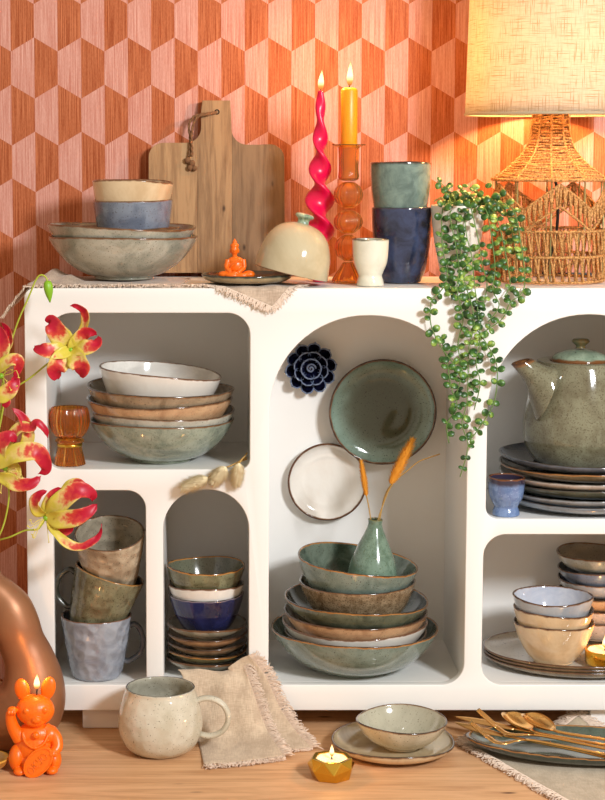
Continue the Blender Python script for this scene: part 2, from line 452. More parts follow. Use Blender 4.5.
# the pattern's column edge and hexagon apex sit at the wall object's origin (pink centre 91/70 columns below an apex)
wall = mb.build('wall_back', M['wallpaper'], None, (A.x-W_, YW, A.z-W_*(91/70)), smooth=False); struct(wall)
tb = thing('wooden_table', 'light oak plank table under the white cabinet', 'table', (0.1, -0.2, -0.05))
mb = MB(); R_ = random.Random(3)
y = -0.9
for w in (0.22, 0.2, 0.19, 0.21, 0.2, 0.165):
    box(mb, -1.5, 1.7, y, y+w-0.0012, 0.0, 0.05); y += w
o = mb.build('tabletop', M['table'], tb, (0, 0.19, 0), smooth=False); bevel(o, 0.0008, 1)
mb = MB()
for x in (-1.4, 1.6):
    for yy in (-0.85, 0.2):
        m2 = MB(); box(m2, x-0.04, x+0.04, yy-0.04, yy+0.04, -0.7, 0.0); m2.build('leg', M['table'], tb, (0, 0.19, 0), smooth=False)
# ------------------------------------------------------------------ cabinet
CY = 0.262           # inner depth
x0 = X(24.3, 320); x1 = 2*X(367, 400)-x0
zt = Z(288.3); zb = Z(710.5)
cab = thing('display_cabinet', 'white low cabinet with arched and rounded open compartments on the table', 'cabinet', ((x0+x1)/2, 0, 0))
cx = (x0+x1)/2
def rrect(a, b, c, d, r, n=8):
    """rounded rectangle x a..b, z c..d; r = radii bl, br, tr, tl"""
    pts = []
    for (px, pz, rr, a0) in ((a+r[0], c+r[0], r[0], pi), (b-r[1], c+r[1], r[1], 1.5*pi), (b-r[2], d-r[2], r[2], 0), (a+r[3], d-r[3], r[3], 0.5*pi)):
        for k in range(n+1):
            an = a0+pi/2*k/n; pts.append((px+rr*cos(an), pz+rr*sin(an)))
    return pts
S = 1/ppm((0, 0, 0.5))
bays = {
 'bay1': (X(46.5, 400), X(250, 400), Z(469.5), Z(313), (16*S, 12*S, 24*S, 28*S)),
 'bay2': (X(54, 590), X(146, 590), Z(685), Z(490.5), (9*S, 10*S, 20*S, 20*S)),
 'bay3': (X(163.3, 590), X(248.8, 590), Z(685), Z(489.5), (9*S, 9*S, 42.5*S, 42.5*S)),
 'bay4': (X(269, 500), X(466.5, 500), Z(685), Z(315.5), (16*S, 24*S, 98*S, 98*S)),
}
a, b, c, d, r = bays['bay1']; 
bays['bay5'] = (X(487, 440), 2*cx-X(46.5, 440), Z(519), Z(314.5), (13*S, 14*S, 100*S, 100*S))
bays['bay6'] = (X(482.5, 610), 2*cx-X(46.5, 610), Z(685), Z(534.5), (22*S, 20*S, 24*S, 24*S))
cu = bpy.data.curves.new('cab', 'CURVE'); cu.dimensions = '2D'; cu.fill_mode = 'BOTH'; cu.extrude = 0.0075; cu.bevel_depth = 0.0018; cu.bevel_resolution = 2
def spl(pts):
    s = cu.splines.new('POLY'); s.points.add(len(pts)-1); s.use_cyclic_u = True
    for p, q in zip(s.points, pts): p.co = (q[0], q[1], 0, 1)
ins = 0.0018
spl(rrect(x0+ins, x1-ins, zb+ins, zt-ins, (8*S, 8*S, 9*S, 9*S), 6))
for k, (a, b, c, d, r) in bays.items():
    spl(rrect(a-ins, b+ins, c-ins, d+ins, r, 16))
oc = bpy.data.objects.new('t', cu); COL.objects.link(oc)
dg = bpy.context.evaluated_depsgraph_get(); me = bpy.data.meshes.new_from_object(oc.evaluated_get(dg)); bpy.data.objects.remove(oc)
me.transform(Matrix.Rotation(pi/2, 4, 'X')); me.transform(Matrix.Translation((-cx, 0.0093, 0)))
me.materials.clear(); me.materials.append(M['white']); me.name = 'front_frame'
bm = bmesh.new(); bm.from_mesh(me)
bmesh.ops.remove_doubles(bm, verts=bm.verts, dist=1e-5)
for f in bm.faces: f.smooth = True
for e in bm.edges:
    if len(e.link_faces) == 2 and e.calc_face_angle(0) > rad(30): e.smooth = False
bm.to_mesh(me); bm.free()
fr = bpy.data.objects.new('front_frame', me); COL.objects.link(fr); fr.parent = cab
FT = 0.0186
def part_box(name, xa, xb, ya, yb, za, zb_, bv=0.0015):
    m = MB(); box(m, xa-cx, xb-cx, ya, yb, za, zb_); o = m.build(name, M['white'], cab, smooth=False)
    if bv: bevel(o, bv, 2)
    return o
B = bays; yb_ = CY; yf = FT-0.0005
e = 0.0004
part_box('top_panel', x0+0.001, x1-0.001, yf, yb_+0.008, B['bay4'][3]+0.006, zt-e, 0.006)
part_box('bottom_panel', x0+0.001, x1-0.001, yf, yb_+0.008, zb+e, B['bay4'][2]-e, 0.002)
part_box('side_panel', x0+e, B['bay1'][0]-0.001, yf, yb_+0.008, zb+e, zt-0.003, 0.004)
part_box('side_panel', 2*cx-B['bay1'][0]+0.001, x1-e, yf, yb_+0.008, zb+e, zt-0.003, 0.004)
zl, zh = B['bay4'][2]-e, B['bay4'][3]+0.006
part_box('divider', B['bay1'][1]+e, B['bay4'][0]-e, yf, yb_, zl, zh, 0)
part_box('divider', B['bay4'][1]+e, min(B['bay5'][0], B['bay6'][0])-e+0.001, yf, yb_, zl, zh, 0)
part_box('divider', B['bay2'][1]+e, B['bay3'][0]-e, yf, yb_, zl, B['bay2'][3]+0.004, 0)
part_box('shelf', B['bay1'][0]-0.001, B['bay1'][1]+0.001, yf, yb_, B['bay2'][3]+0.003, B['bay1'][2]-e, 0)
part_box('shelf', B['bay5'][0]-0.004, B['bay5'][1]+0.004, yf, yb_, B['bay6'][3]+0.003, B['bay5'][2]-e, 0)
part_box('back_panel', x0+0.004, x1-0.004, yb_, yb_+0.0078, zb+0.002, zt-0.004, 0)
lx0, lx1 = X(83, 720, 0.03), X(136, 720, 0.03)
for (a, b) in ((lx0, lx1), (2*cx-lx1, 2*cx-lx0)):
    for ya in (0.02, 0.2):
        part_box('leg', a, b, ya, ya+0.05, 0.0004, zb+e, 0.002)
Z1, Z2, Z4, Z5, Z6 = B['bay1'][2], B['bay2'][2], B['bay4'][2], B['bay5'][2], B['bay6'][2]
print('cab', x0, x1, zb, zt, 'cam', CAM, 'floors', Z1, Z2, Z4, Z5, Z6, 'S', S)
# ------------------------------------------------------------------ glazes
G = {}
G['sage'] = glaze('sage_glaze', (158, 168, 152), (112, 126, 114), (120, 136, 122), (84, 60, 38), 0.0028, 0.14, 30, 0.3, inside2=(78, 92, 82))
G['seagreen'] = glaze('sea_green_glaze', (134, 148, 138), (104, 120, 110), (104, 118, 104), (66, 42, 26), 0.003, 0.12, 28, 0.35, inside2=(58, 74, 64), amber=(176, 116, 50))
G['darkgreen'] = glaze('dark_green_glaze', (108, 114, 94), (74, 80, 66), (66, 70, 58), (52, 34, 22), 0.003, 0.12, 26, 0.3, inside2=(40, 50, 42), amber=(172, 112, 46))
G['grey'] = glaze('pale_grey_glaze', (190, 190, 178), (156, 156, 144), (176, 172, 158), (70, 52, 38), 0.0026, 0.15, 25, 0.15)
G['stone'] = glaze('stone_grey_glaze', (186, 182, 166), (136, 138, 124), (150, 142, 126), (90, 58, 34), 0.003, 0.14, 18, 0.2)
G['cream'] = glaze('cream_glaze', (210, 192, 158), (180, 158, 122), (196, 178, 144), (66, 52, 40), 0.0028, 0.12, 16, 0.0)
G['peach'] = glaze('peach_glaze', (206, 170, 132), (174, 134, 100), (190, 158, 124), (70, 44, 28), 0.0034, 0.14, 26, 0.1)
G['peachpale'] = glaze('pale_peach_glaze', (222, 196, 158), (200, 168, 128), (208, 186, 152), (64, 36, 26), 0.003, 0.1, 14, 0.0)
G['taupe'] = glaze('taupe_glaze', (168, 148, 122), (126, 108, 86), (150, 134, 110), (62, 48, 38), 0.0036, 0.14, 26, 0.2)
G['speckle'] = glaze('speckled_brown_glaze', (164, 142, 112), (120, 98, 72), (140, 120, 94), (52, 36, 26), 0.0026, 0.2, 70, 0.9, (78, 60, 42))
G['white'] = glaze('white_glaze', (236, 232, 224), (226, 218, 208), (240, 236, 228), (96, 62, 44), 0.0026, 0.1, 12, 0.0)
G['cobalt'] = glaze('cobalt_glaze', (42, 46, 92), (26, 28, 60), (58, 62, 100), (44, 34, 34), 0.0026, 0.08, 18, 0.0, amber=(130, 120, 130))
G['bluegrey'] = glaze('blue_grey_glaze', (128, 136, 150), (98, 106, 122), (150, 156, 166), (58, 44, 42), 0.0026, 0.14, 30, 0.2)
G['bluewhite'] = glaze('ice_blue_glaze', (178, 182, 186), (152, 158, 166), (204, 207, 214), (66, 50, 44), 0.0028, 0.08, 16, 0.0, inside2=(170, 178, 196))
G['navy'] = glaze('navy_glaze', (70, 82, 128), (34, 40, 72), (60, 70, 110), (44, 32, 28), 0.003, 0.12, 26, 0.3, (90, 110, 160))
G['teal'] = glaze('teal_green_glaze', (122, 142, 132), (88, 106, 100), (96, 116, 106), (34, 28, 26), 0.004, 0.12, 30, 0.0, amber=(60, 60, 54))
G['olive'] = glaze('olive_glaze', (134, 134, 104), (92, 88, 62), (110, 112, 92), (72, 48, 26), 0.003, 0.14, 34, 0.5, amber=(186, 124, 52))
G['mugblue'] = glaze('grey_blue_dented_glaze', (158, 164, 174), (134, 140, 152), (110, 114, 124), (96, 66, 50), 0.0022, 0.22, 40, 0.0, dent=0.5)
G['mugbeige'] = glaze('beige_dented_glaze', (190, 172, 146), (152, 134, 110), (164, 154, 134), (76, 62, 50), 0.0024, 0.24, 22, 0.2, dent=0.45)
G['muggreen'] = glaze('mossy_green_dented_glaze', (126, 122, 94), (92, 82, 58), (90, 86, 64), (112, 74, 34), 0.0022, 0.2, 34, 0.5, dent=0.3, amber=(176, 122, 56))
G['darkhandle'] = glaze('charcoal_green_glaze', (66, 66, 58), (46, 44, 38), rimw=0.0, rough=0.2)
G['greyhandle'] = glaze('slate_glaze', (84, 88, 96), (62, 64, 70), rimw=0.0, rough=0.2)
G['mugcream'] = glaze('oatmeal_glaze', (212, 206, 188), (190, 182, 160), (188, 184, 166), (86, 84, 78), 0.002, 0.1, 14, 0.1, dent=0.16, amber=(150, 146, 132))
G['eggblue'] = glaze('dipped_blue_glaze', (116, 140, 180), (92, 116, 160), (84, 60, 44), (62, 36, 24), 0.003, 0.1, 90, 0.2, (150, 172, 206), amber=(120, 70, 36), band=((52, 46, 64), 0.013))
G['eggcream'] = glaze('ivory_glaze', (228, 224, 206), (210, 206, 186), (214, 210, 190), (40, 44, 46), 0.003, 0.1, 14, 0.0, amber=(150, 146, 124))
G['cloche'] = glaze('sand_glaze', (196, 182, 150), (178, 162, 128), None, (150, 130, 96), 0.0015, 0.1, 8, 0.0, amber=(170, 150, 116))
G['knobgreen'] = glaze('pale_green_glaze', (176, 192, 164), (88, 116, 92), rimw=0.0, rough=0.12, mott=80)
G['plategreen'] = glaze('pooled_green_glaze', (128, 142, 126), (82, 96, 84), (136, 158, 146), (60, 36, 22), 0.003, 0.08, 9, 0.3, (30, 34, 26), inside2=(104, 124, 110), amber=(120, 78, 44), centre=((74, 80, 64), 0.008, 0.05))
G['platewhite'] = glaze('chalk_glaze', (236, 230, 222), (222, 212, 200), (240, 236, 228), (84, 50, 32), 0.0028, 0.1, 6, 0.0, inside2=(226, 216, 204))
G['darkplate'] = glaze('slate_blue_glaze', (112, 118, 132), (78, 82, 92), (96, 100, 110), (52, 40, 36), 0.0026, 0.12, 18, 0.3)
G['pinkgrey'] = glaze('pinkish_grey_glaze', (206, 190, 178), (176, 160, 150), (198, 184, 174), (92, 60, 46), 0.0026, 0.12, 18, 0.2)
G['platter'] = glaze('driftwood_glaze', (150, 130, 98), (106, 88, 62), (214, 208, 194), (76, 46, 30), 0.0026, 0.2, 26, 0.2, inside2=(206, 198, 182))
G['platter2'] = glaze('brown_platter_glaze', (138, 120, 88), (96, 80, 56), (150, 130, 100), (60, 40, 30), 0.0026, 0.2, 30, 0.5)
G['server'] = glaze('forest_oval_glaze', (66, 76, 68), (40, 48, 44), (84, 98, 86), (60, 40, 26), 0.003, 0.14, 30, 0.4, inside2=(58, 72, 62), amber=(176, 122, 66))
G['vasegreen'] = glaze('celadon_vase_glaze', (122, 146, 128), (88, 112, 94), (60, 70, 56), (70, 64, 40), 0.002, 0.14, 46, 0.5, (84, 96, 60), amber=(120, 120, 70))
G['teapot'] = glaze('khaki_green_glaze', (130, 128, 104), (104, 98, 76), (80, 70, 50), (90, 56, 32), 0.003, 0.1, 30, 0.8, (84, 72, 52), amber=(136, 92, 54))
G['lid'] = glaze('lid_green_glaze', (150, 168, 146), (116, 136, 116), rim=(120, 74, 40), rimw=0.0028, rough=0.1, mott=26, speck=0.3)
G['flower'] = None
def _flowerglaze():
    t = NT('midnight_petal_glaze'); e = t.attr('edge'); v = t.coord('Object')
    c = t.mix(t.step(t.noise(v, 60, 3), 0.35, 0.7), rgb(20, 24, 58), rgb(12, 12, 26))
    c = t.mix(t.step(e, 0.80, 1.0), c, rgb(110, 124, 150))
    t.bsdf(c, 0.08, Coat_Weight=0.6); return t.m
G['flower'] = _flowerglaze()
STK = {}
def bowl(name, label, cat, mat, xl, xr, yt, Y, base, k=0.6, rf=0.42, tilt=0.0, tx=0.0, t=0.0034, group=None, seed=1, dr=0.006, dz=0.0015, e=0.8, fh=0.004, rimz=None):
    """a bowl from its left/right rim pixels, the pixel row of those tips and the height of its base"""
    zr = rimz if rimz is not None else Z(yt, Y); xc = X((xl+xr)/2, yt, Y); R = (xr-xl)/2/ppm((xc, Y, zr)); h = zr-base
    E = Euler((rad(tx), rad(tilt), 0)); top = Vector((xc, Y, zr)); loc = top-E.to_matrix()@Vector((0, 0, h))
    return vessel(name, label, cat, mat, loc, bowl_pts(R, h, R*rf, k, fh, e), t, 60, E, group, wavy(h, dr, dz, seed)), zr
def stack(Y, floor, rows, group=None):
    base = floor; pz = None
    for i, r in enumerate(rows):
        (name, label, cat, mat, xl, xr, yt), kw = r[:7], dict(r[7]) if len(r) > 7 else {}
        sit = kw.pop('sit', None); yy = kw.pop('Y', Y)
        zr = Z(yt, yy)
        if pz is not None: base = base+(sit if sit is not None else max(zr-pz, 0.006))
        o, pz = bowl(name, label, cat, mat, xl, xr, yt, yy, base, group=kw.pop('group', group), seed=kw.pop('seed', i+1), **kw)
    return base
# ---- upper left compartment
gb = 'bowls stacked in the upper left compartment'
stack(0.092, Z1+0.0003, [
 ('serving_bowl', 'large sage green bowl at the bottom of the upper left stack', 'bowl', G['sage'], 90, 234, 418.5, dict(rf=0.42, k=0.55)),
 ('serving_bowl', 'pale grey bowl nested just above the sage green one in upper left stack', 'bowl', G['grey'], 91.5, 235, 410.5, dict(rf=0.42, k=0.55)),
 ('serving_bowl', 'glossy peach brown bowl in the middle of the upper left stack', 'bowl', G['peach'], 87, 232.5, 398.5, dict(rf=0.42, k=0.55)),
 ('serving_bowl', 'dark-rimmed taupe bowl directly beneath the white one in upper left compartment', 'bowl', G['taupe'], 87, 234, 387.5, dict(rf=0.42, k=0.55, tilt=2)),
 ('serving_bowl', 'white bowl with thin brown rim tilted on top of upper left stack', 'bowl', G['white'], 99, 222.5, 371, dict(rf=0.5, k=0.45, tilt=5.5, sit=0.011)),
], gb)
# ---- lower left arched compartment
gs = 'shallow dishes stacked in the narrow arched compartment'
L = ['lowest and deepest', 'second from the bottom', 'third from the bottom', 'fourth from the bottom', 'topmost, directly under the cobalt bowl']
rows = []
for i, (yt, m) in enumerate(zip((656, 648, 640, 631.5, 622.5), ('stone', 'olive', 'taupe', 'peach', 'stone'))):
    rows.append(('sauce_dish', ['stone grey dish with a brown rim, lowest of the dishes under the cobalt bowl', 'amber-rimmed green grey dish second from the bottom in the narrow arched compartment',
      'taupe dish with dark rim third from the bottom in the narrow arched compartment', 'brownish peach dish second below the cobalt bowl in narrow arched compartment',
      'stone grey dish with dark rim directly under the cobalt bowl'][i], 'dish', G[m], 166.8, 247.2, yt, dict(rf=0.42, k=0.5, group=gs, dz=0.001)))
gd = 'small bowls stacked in the narrow arched compartment'
rows += [
 ('small_bowl', 'glossy cobalt blue bowl standing on the stacked dishes', 'bowl', G['cobalt'], 168.5, 244.5, 593, dict(rf=0.56, k=0.4, sit=0.0105, group=gd)),
 ('small_bowl', 'white bowl nested between the cobalt and the mottled green bowl', 'bowl', G['white'], 168.5, 244, 582.5, dict(rf=0.54, k=0.4, group=gd)),
 ('small_bowl', 'mottled dark green bowl with amber rim on top of the narrow arched compartment stack', 'bowl', G['olive'], 166.5, 245, 565.5, dict(rf=0.54, k=0.4, group=gd)),
]
stack(0.08, Z2+0.0003, rows)
# ---- big arched compartment
gm = 'bowls stacked in the large arched compartment'
vb = stack(0.094, Z4+0.0003, [
 ('serving_bowl', 'widest sea green bowl standing on the floor of the large arch', 'bowl', G['seagreen'], 271.5, 438, 626, dict(rf=0.44, k=0.55)),
 ('serving_bowl', 'beige grey bowl resting inside the widest sea green bowl', 'bowl', G['taupe'], 284, 427, 630.5, dict(rf=0.42, k=0.6)),
 ('serving_bowl', 'white bowl nested under the peach bowl in the large arch', 'bowl', G['white'], 282.5, 427, 621, dict(rf=0.42, k=0.6)),
 ('serving_bowl', 'peach bowl nested above the white bowl in the large arch', 'bowl', G['peach'], 284, 427, 611, dict(rf=0.42, k=0.6, tilt=1)),
 ('serving_bowl', 'dark green bowl with amber rim holding the speckled brown bowl', 'bowl', G['darkgreen'], 284, 428.5, 597.5, dict(rf=0.42, k=0.6, tilt=1.5)),
 ('small_bowl', 'speckled brown bowl second from the top of the large arch stack', 'bowl', G['speckle'], 299, 416, 580.5, dict(rf=0.5, k=0.5, sit=0.011)),
 ('small_bowl', 'tilted sea green bowl on top of the stack with the bud vase in it', 'bowl', G['seagreen'], 297.5, 418, 560.5, dict(rf=0.5, k=0.5, tilt=6.5, tx=2)),
], gm)
# ---- lower right compartment
PLX, PLY = X(571.5, 660, 0.118), 0.122
gp = 'oval platters stacked in the lower right compartment'
for i, (m, lb) in enumerate((('platter2', 'lowest brown oval platter in the lower right compartment'), ('platter2', 'middle brown oval platter sandwiched in the lower right compartment'),
                             ('platter', 'topmost oval platter with pale inside under the stacked bowls'))):
    A_ = 0.147; h = 0.0135
    o = vessel('oval_platter', lb, 'platter', G[m], (PLX, PLY, Z6+0.0003+0.0055*i), bowl_pts(0.112, h, 0.09, 0.6, 0.002, 0.8), 0.003, 72, (0, 0, rad(-11)), gp,
               lambda th, i_, x, y, z, A_=A_: (x*A_/0.112, y, z+0.0006*sin(3*th)*z/0.02))
pf = Z6+0.0003+0.0055*2+0.005
ga = 'front stack of small bowls on the oval platters'
stack(0.080, pf, [
 ('small_bowl', 'pale peach bowl with dark rim at the bottom of the front stack on the platter', 'bowl', G['peachpale'], 514, 594, 621, dict(rf=0.5, k=0.42, fh=0.003)),
 ('small_bowl', 'pale peach bowl in the middle of the front stack under the ice blue bowl', 'bowl', G['peachpale'], 513.5, 593.5, 608, dict(rf=0.5, k=0.42, fh=0.003, tilt=1)),
 ('small_bowl', 'ice blue bowl on top of the front stack on the platter', 'bowl', G['bluewhite'], 513, 593, 596, dict(rf=0.5, k=0.42, fh=0.003)),
], ga)
gq = 'rear stack of small bowls in the lower right compartment'
stack(0.190, pf+0.0105, [
 ('small_bowl', 'beige bowl at the bottom of the rear stack beside the brass tealight', 'bowl', G['pinkgrey'], 558, 637, 617, dict(rf=0.5, k=0.7)),
 ('small_bowl', 'pinkish grey bowl second from the bottom of the rear stack in lower right compartment', 'bowl', G['pinkgrey'], 558, 637, 604.5, dict(rf=0.5, k=0.7)),
 ('small_bowl', 'peach bowl in the middle of the rear stack in lower right compartment', 'bowl', G['peach'], 558, 637, 591, dict(rf=0.5, k=0.7)),
 ('small_bowl', 'ice blue bowl third from the top of the rear stack', 'bowl', G['bluewhite'], 558.5, 637, 578, dict(rf=0.5, k=0.7)),
 ('small_bowl', 'blue grey bowl just under the brown one on the rear stack', 'bowl', G['bluegrey'], 558, 637, 567.5, dict(rf=0.5, k=0.7)),
 ('small_bowl', 'stone coloured bowl with brown inside on top of the rear stack', 'bowl', G['stone'], 556.8, 637, 552.5, dict(rf=0.5, k=0.7)),
], gq)
# ---- upper right arch: plates, teapot, egg cup
gt = 'dinner plates stacked under the teapot'
PX5, PY5 = 581, 0.135
base = Z5+0.0003; pz = None
for k_, a_, b_ in (('pa', (140, 150, 160), (108, 116, 126)), ('pb', (156, 162, 168), (122, 128, 134)), ('pc', (84, 88, 76), (56, 60, 50)), ('pd', (204, 194, 184), (172, 160, 150)), ('pf', (104, 110, 122), (74, 80, 90))):
    G[k_] = glaze('dinner_glaze_'+k_, a_, b_, None, (66, 54, 46), 0.0016, 0.12, 18, 0.2, amber=tuple(int(q*0.7) for q in a_))
G['pe'] = glaze('amber_rim_glaze', (126, 112, 86), (92, 80, 58), (96, 92, 76), (84, 54, 30), 0.0022, 0.12, 30, 0.3, amber=(170, 112, 54))
pl = [('pa', 'slate blue dinner plate at the bottom of the stack under the teapot', 491), ('pb', 'grey dinner plate second from the bottom under the teapot', 485),
      ('pc', 'dark green dinner plate third from the bottom under the teapot', 477), ('pd', 'pinkish white dinner plate in the upper middle of the stack under the teapot', 469.5),
      ('pe', 'amber-rimmed brown green dinner plate second from the top under the teapot', 461), ('pf', 'slate blue dinner plate on top of the stack directly under the teapot', 452.5)]
for i, (m, lb, yt) in enumerate(pl):
    zr = Z(yt, PY5)
    if pz is not None: base += max(zr-pz, 0.006)
    pz = zr; xc = X(PX5, yt, PY5); h = zr-base; R = (88.0 if i in (4, 5) else 86.5)/ppm((xc, PY5, zr)) if i else 84/ppm((xc, PY5, zr))
    R = min(R, 0.1375)
    vessel('dinner_plate', lb, 'plate', G[m], (xc, PY5-0.013, base), bowl_pts(R, h, R*0.66, 0.75, 0.002, 0.85), 0.0034, 64, (0, 0, 0), gt, wavy(h, 0.003, 0.0012, i+3))
tz = base+0.0053
TX, TY = X(579, 420, 0.128), 0.128
u = 1/ppm((TX, TY, tz+0.05))
tp = thing('teapot', 'speckled khaki green teapot with pale green lid standing on stacked plates', 'teapot', (TX, TY, tz))
H0 = lambda y: (Z(y, TY)-tz)
prof = [(40*u, 0), (44*u, 0.002), (50*u, H0(452)), (54.6*u, H0(440)), (55.6*u, H0(425)), (54*u, H0(408)), (51*u, H0(392)), (47.5*u, H0(377)), (45*u, H0(368)), (43*u, H0(362.2)), (41*u, H0(360.2)), (31*u, H0(360))]
body = vessel('body', None, None, G['teapot'], (0, 0, 0), prof, 0.004, 72, parent=tp, n=4)
lidz = H0(360.5)
lm = MB(); lp = [(0.0, lidz-0.004), (27*u, lidz-0.004), (29.5*u, lidz+0.0002), (29.5*u, lidz+0.0022), (25*u, H0(354)), (15*u, H0(350.5)), (8*u, H0(349.3)), (0, H0(349))]
lathe(lm, lp, 56, {'rimd': [0.02, 0.004, 0.0, 0.001, 0.008, 0.02, 0.03, 0.04], 'ins': [0]*8})
ld = lm.build('lid', G['lid'], tp)
km = MB(); kp = [(5*u, H0(348)), (4.6*u, H0(346)), (6.5*u, H0(344)), (8.6*u, H0(342)), (8.8*u, H0(340.5)), (7*u, H0(338.6)), (3*u, H0(338)), (0, H0(338))]
lathe(km, [(p.x, p.y) for p in catmull([Vector(q) for q in kp], 3)], 32); 
kb = km.build('knob', glaze('amber_green_knob', (132, 104, 58), (96, 110, 84), rimw=0, rough=0.1), ld)
# spout: sections given by their lower and upper edge
def sp(px, py, yy): return at(px, py, yy)-Vector((TX, TY, tz))
secs = [((536, 421), (558, 371), 21), ((531, 404), (556, 367), 18.5), ((527, 389), (551, 366.5), 15.5), ((522.5, 379), (544.5, 365), 13), ((517, 371.5), (538, 362.2), 11.4), ((511.2, 364.8), (532, 358.6), 10.3)]
lo = catmull([sp(a[0], a[1], TY-0.050) for a, b, w in secs], 5); up_ = catmull([sp(b[0], b[1], TY-0.050) for a, b, w in secs], 5); wd = catmull([Vector((w, 0, 0)) for a, b, w in secs], 5)
sm = MB(); vs = []; fs = []; rdv = []; SG = 24
def ring_(c, e, w, rdist):
    for j in range(SG):
        t = 2*pi*j/SG; vs.append(c+e*cos(t)+Vector((0, w*sin(t), 0))); rdv.append(rdist)
for a, b, w in zip(lo, up_, wd): ring_((a+b)/2, (b-a)/2, w.x*u, ((a+b)/2-(lo[-1]+up_[-1])/2).length*0.5)
cE, eE, wE = (lo[-1]+up_[-1])/2, (up_[-1]-lo[-1])/2, wd[-1].x*u
nE = Vector((-0.28, 0, 0.96))
ring_(cE+nE*0.0012, eE*0.93, wE*0.93, 0.0); ring_(cE+nE*0.0003, eE*0.80, wE*0.80, 0.0); ring_(cE-nE*0.02+Vector((0.012, 0, 0)), eE*0.7, wE*0.7, 0.006)
NRg = len(vs)//SG
for i in range(NRg-1):
    for j in range(SG): fs.append((i*SG+j, i*SG+(j+1) % SG, (i+1)*SG+(j+1) % SG, (i+1)*SG+j))
fs.append(tuple(range(SG-1, -1, -1))); fs.append(tuple((NRg-1)*SG+j for j in range(SG)))
sm.add(vs, fs, 0, {'rimd': rdv, 'ins': [0]*len(vs)}); sm.build('spout', G['teapot'], tp)
hm = MB(); tube(hm, catmull([(50*u, 0, H0(375)), (64*u, 0, H0(368)), (76*u, 0, H0(385)), (77*u, 0, H0(408)), (69*u, 0, H0(430)), (53*u, 0, H0(440))], 6), 0.0075, 14, attrs={'rimd': 0.05}, flat=(1, 1.3))
hm.build('handle', G['teapot'], tp)
def eggcup(label, mat, px, py_rim, py_base, Y, hw, base):
    xc = X(px, py_rim, Y); u = 1/ppm((xc, Y, base)); h = Z(py_rim, Y)-base
    return vessel('egg_cup', label, 'egg cup', mat, (xc, Y, base), [(hw*0.7*u, 0), (hw*0.74*u, h*0.03), (hw*0.71*u, h*0.12), (hw*0.64*u, h*0.22), (hw*0.72*u, h*0.31), (hw*0.9*u, h*0.5), (hw*0.97*u, h*0.75), (hw*u, h)], 0.0028, 40, floor=h*0.34, n=6)
eggcup('small dipped blue egg cup with brown rim beside the plates under the teapot', G['eggblue'], 506.5, 477, 516, 0.032, 18.6, Z5+0.0003)
# ---- wall plates and flower ornament in the big arch
def wallplate(label, mat, px, py, hw, lift=0.0):
    p = at(px, py, CY-0.014); R = hw/ppm(p)
    o = vessel('wall_plate', label, 'plate', mat, (p.x, CY-lift, p.z), bowl_pts(R, 0.018, R*0.62, 0.8, 0.003, 0.85), 0.004, 72, (pi/2, 0, 0), None, wavy(0.018, 0.004, 0.0, 3))
    if lift > 0.005:
        m = MB(); lathe(m, [(0, -lift+0.0006), (0.012, -lift+0.0006), (0.012, -0.0002), (0, -0.0002)], 24); m.build('wall_hanger', M['white'], o)
    return o
wallplate('round dark green plate hung on the back of the large arch', G['plategreen'], 381.5, 410, 53.2, 0.0195)
wallplate('round white plate with thin brown rim hung on the back of the large arch', G['platewhite'], 327, 481.5, 39.4, 0.0006)
p = at(310.5, 367.5, CY-0.012); fo = thing('ceramic_flower', 'midnight blue ceramic flower ornament on the back of the large arch', 'ornament', (p.x, CY-0.0006, p.z), (pi/2, 0, 0))
u = 1/ppm(p)
def cup_petal(L, W, curl, lift0):
    m = MB(); vs = []; ed = []; fs = []; NU, NV = 10, 10
    for i in range(NU+1):
        s = i/NU
        for j in range(NV+1):
            q = j/NV*2-1; w = W*(0.55+0.45*min(1, s/0.5))*(1 if s < 0.5 else max(0.0, 1-((s-0.5)/0.5)**2.6)**0.5)
            vs.append((s*L, q*w, lift0+curl*(s*s*0.9+q*q*0.65*min(1, s*2)))); ed.append(max(abs(q)**3 if s > 0.3 else 0, s**5))
    for i in range(NU):
        for j in range(NV):
            a = i*(NV+1)+j; fs.append((a, a+NV+1, a+NV+2, a+1))
    m.add(vs, fs, 0, {'edge': ed}); return m
for (cnt, L, W, curl, z0, off, r0) in ((10, 17.5, 6.1, 6, 2, 0.15, 10.5), (8, 13.2, 5.9, 6.5, 5.5, 0.5, 6.5), (6, 9.4, 5.2, 6.5, 8.5, 0.2, 3)):
    pm = cup_petal(L*u, W*u, curl*u, 0)
    proto = None
    for k in range(cnt):
        a = 2*pi*k/cnt+off
        if proto is None:
            o = pm.build('petal', G['flower'], fo); s = o.modifiers.new('t', 'SOLIDIFY'); s.thickness = 0.0022; s.offset = -1; proto = o
        else:
            o = proto.copy(); COL.objects.link(o); o.parent = fo
        o.location = (cos(a)*r0*u, sin(a)*r0*u, z0*u); o.rotation_euler = (0, rad(-16), a)
sm = MB(); tube(sm, [(cos(t*0.5)*u*(5.0-t*0.22), sin(t*0.5)*u*(5.0-t*0.22), 15*u+t*0.06*u) for t in range(22)], 1.0*u, 8, attrs={'edge': 0.95})
ellipsoid(sm, (0, 0, 11.5*u), (4.6*u, 4.6*u, 4*u), attrs={'edge': 0.0}); sm.build('spiral_centre', G['flower'], fo)
cm = MB(); lathe(cm, [(0, 0), (17*u, 0), (18*u, 3*u), (10*u, 6*u), (6*u, 9*u), (0, 12*u)], 32, {'edge': [0]*6}); cm.build('backing', G['flower'], fo)
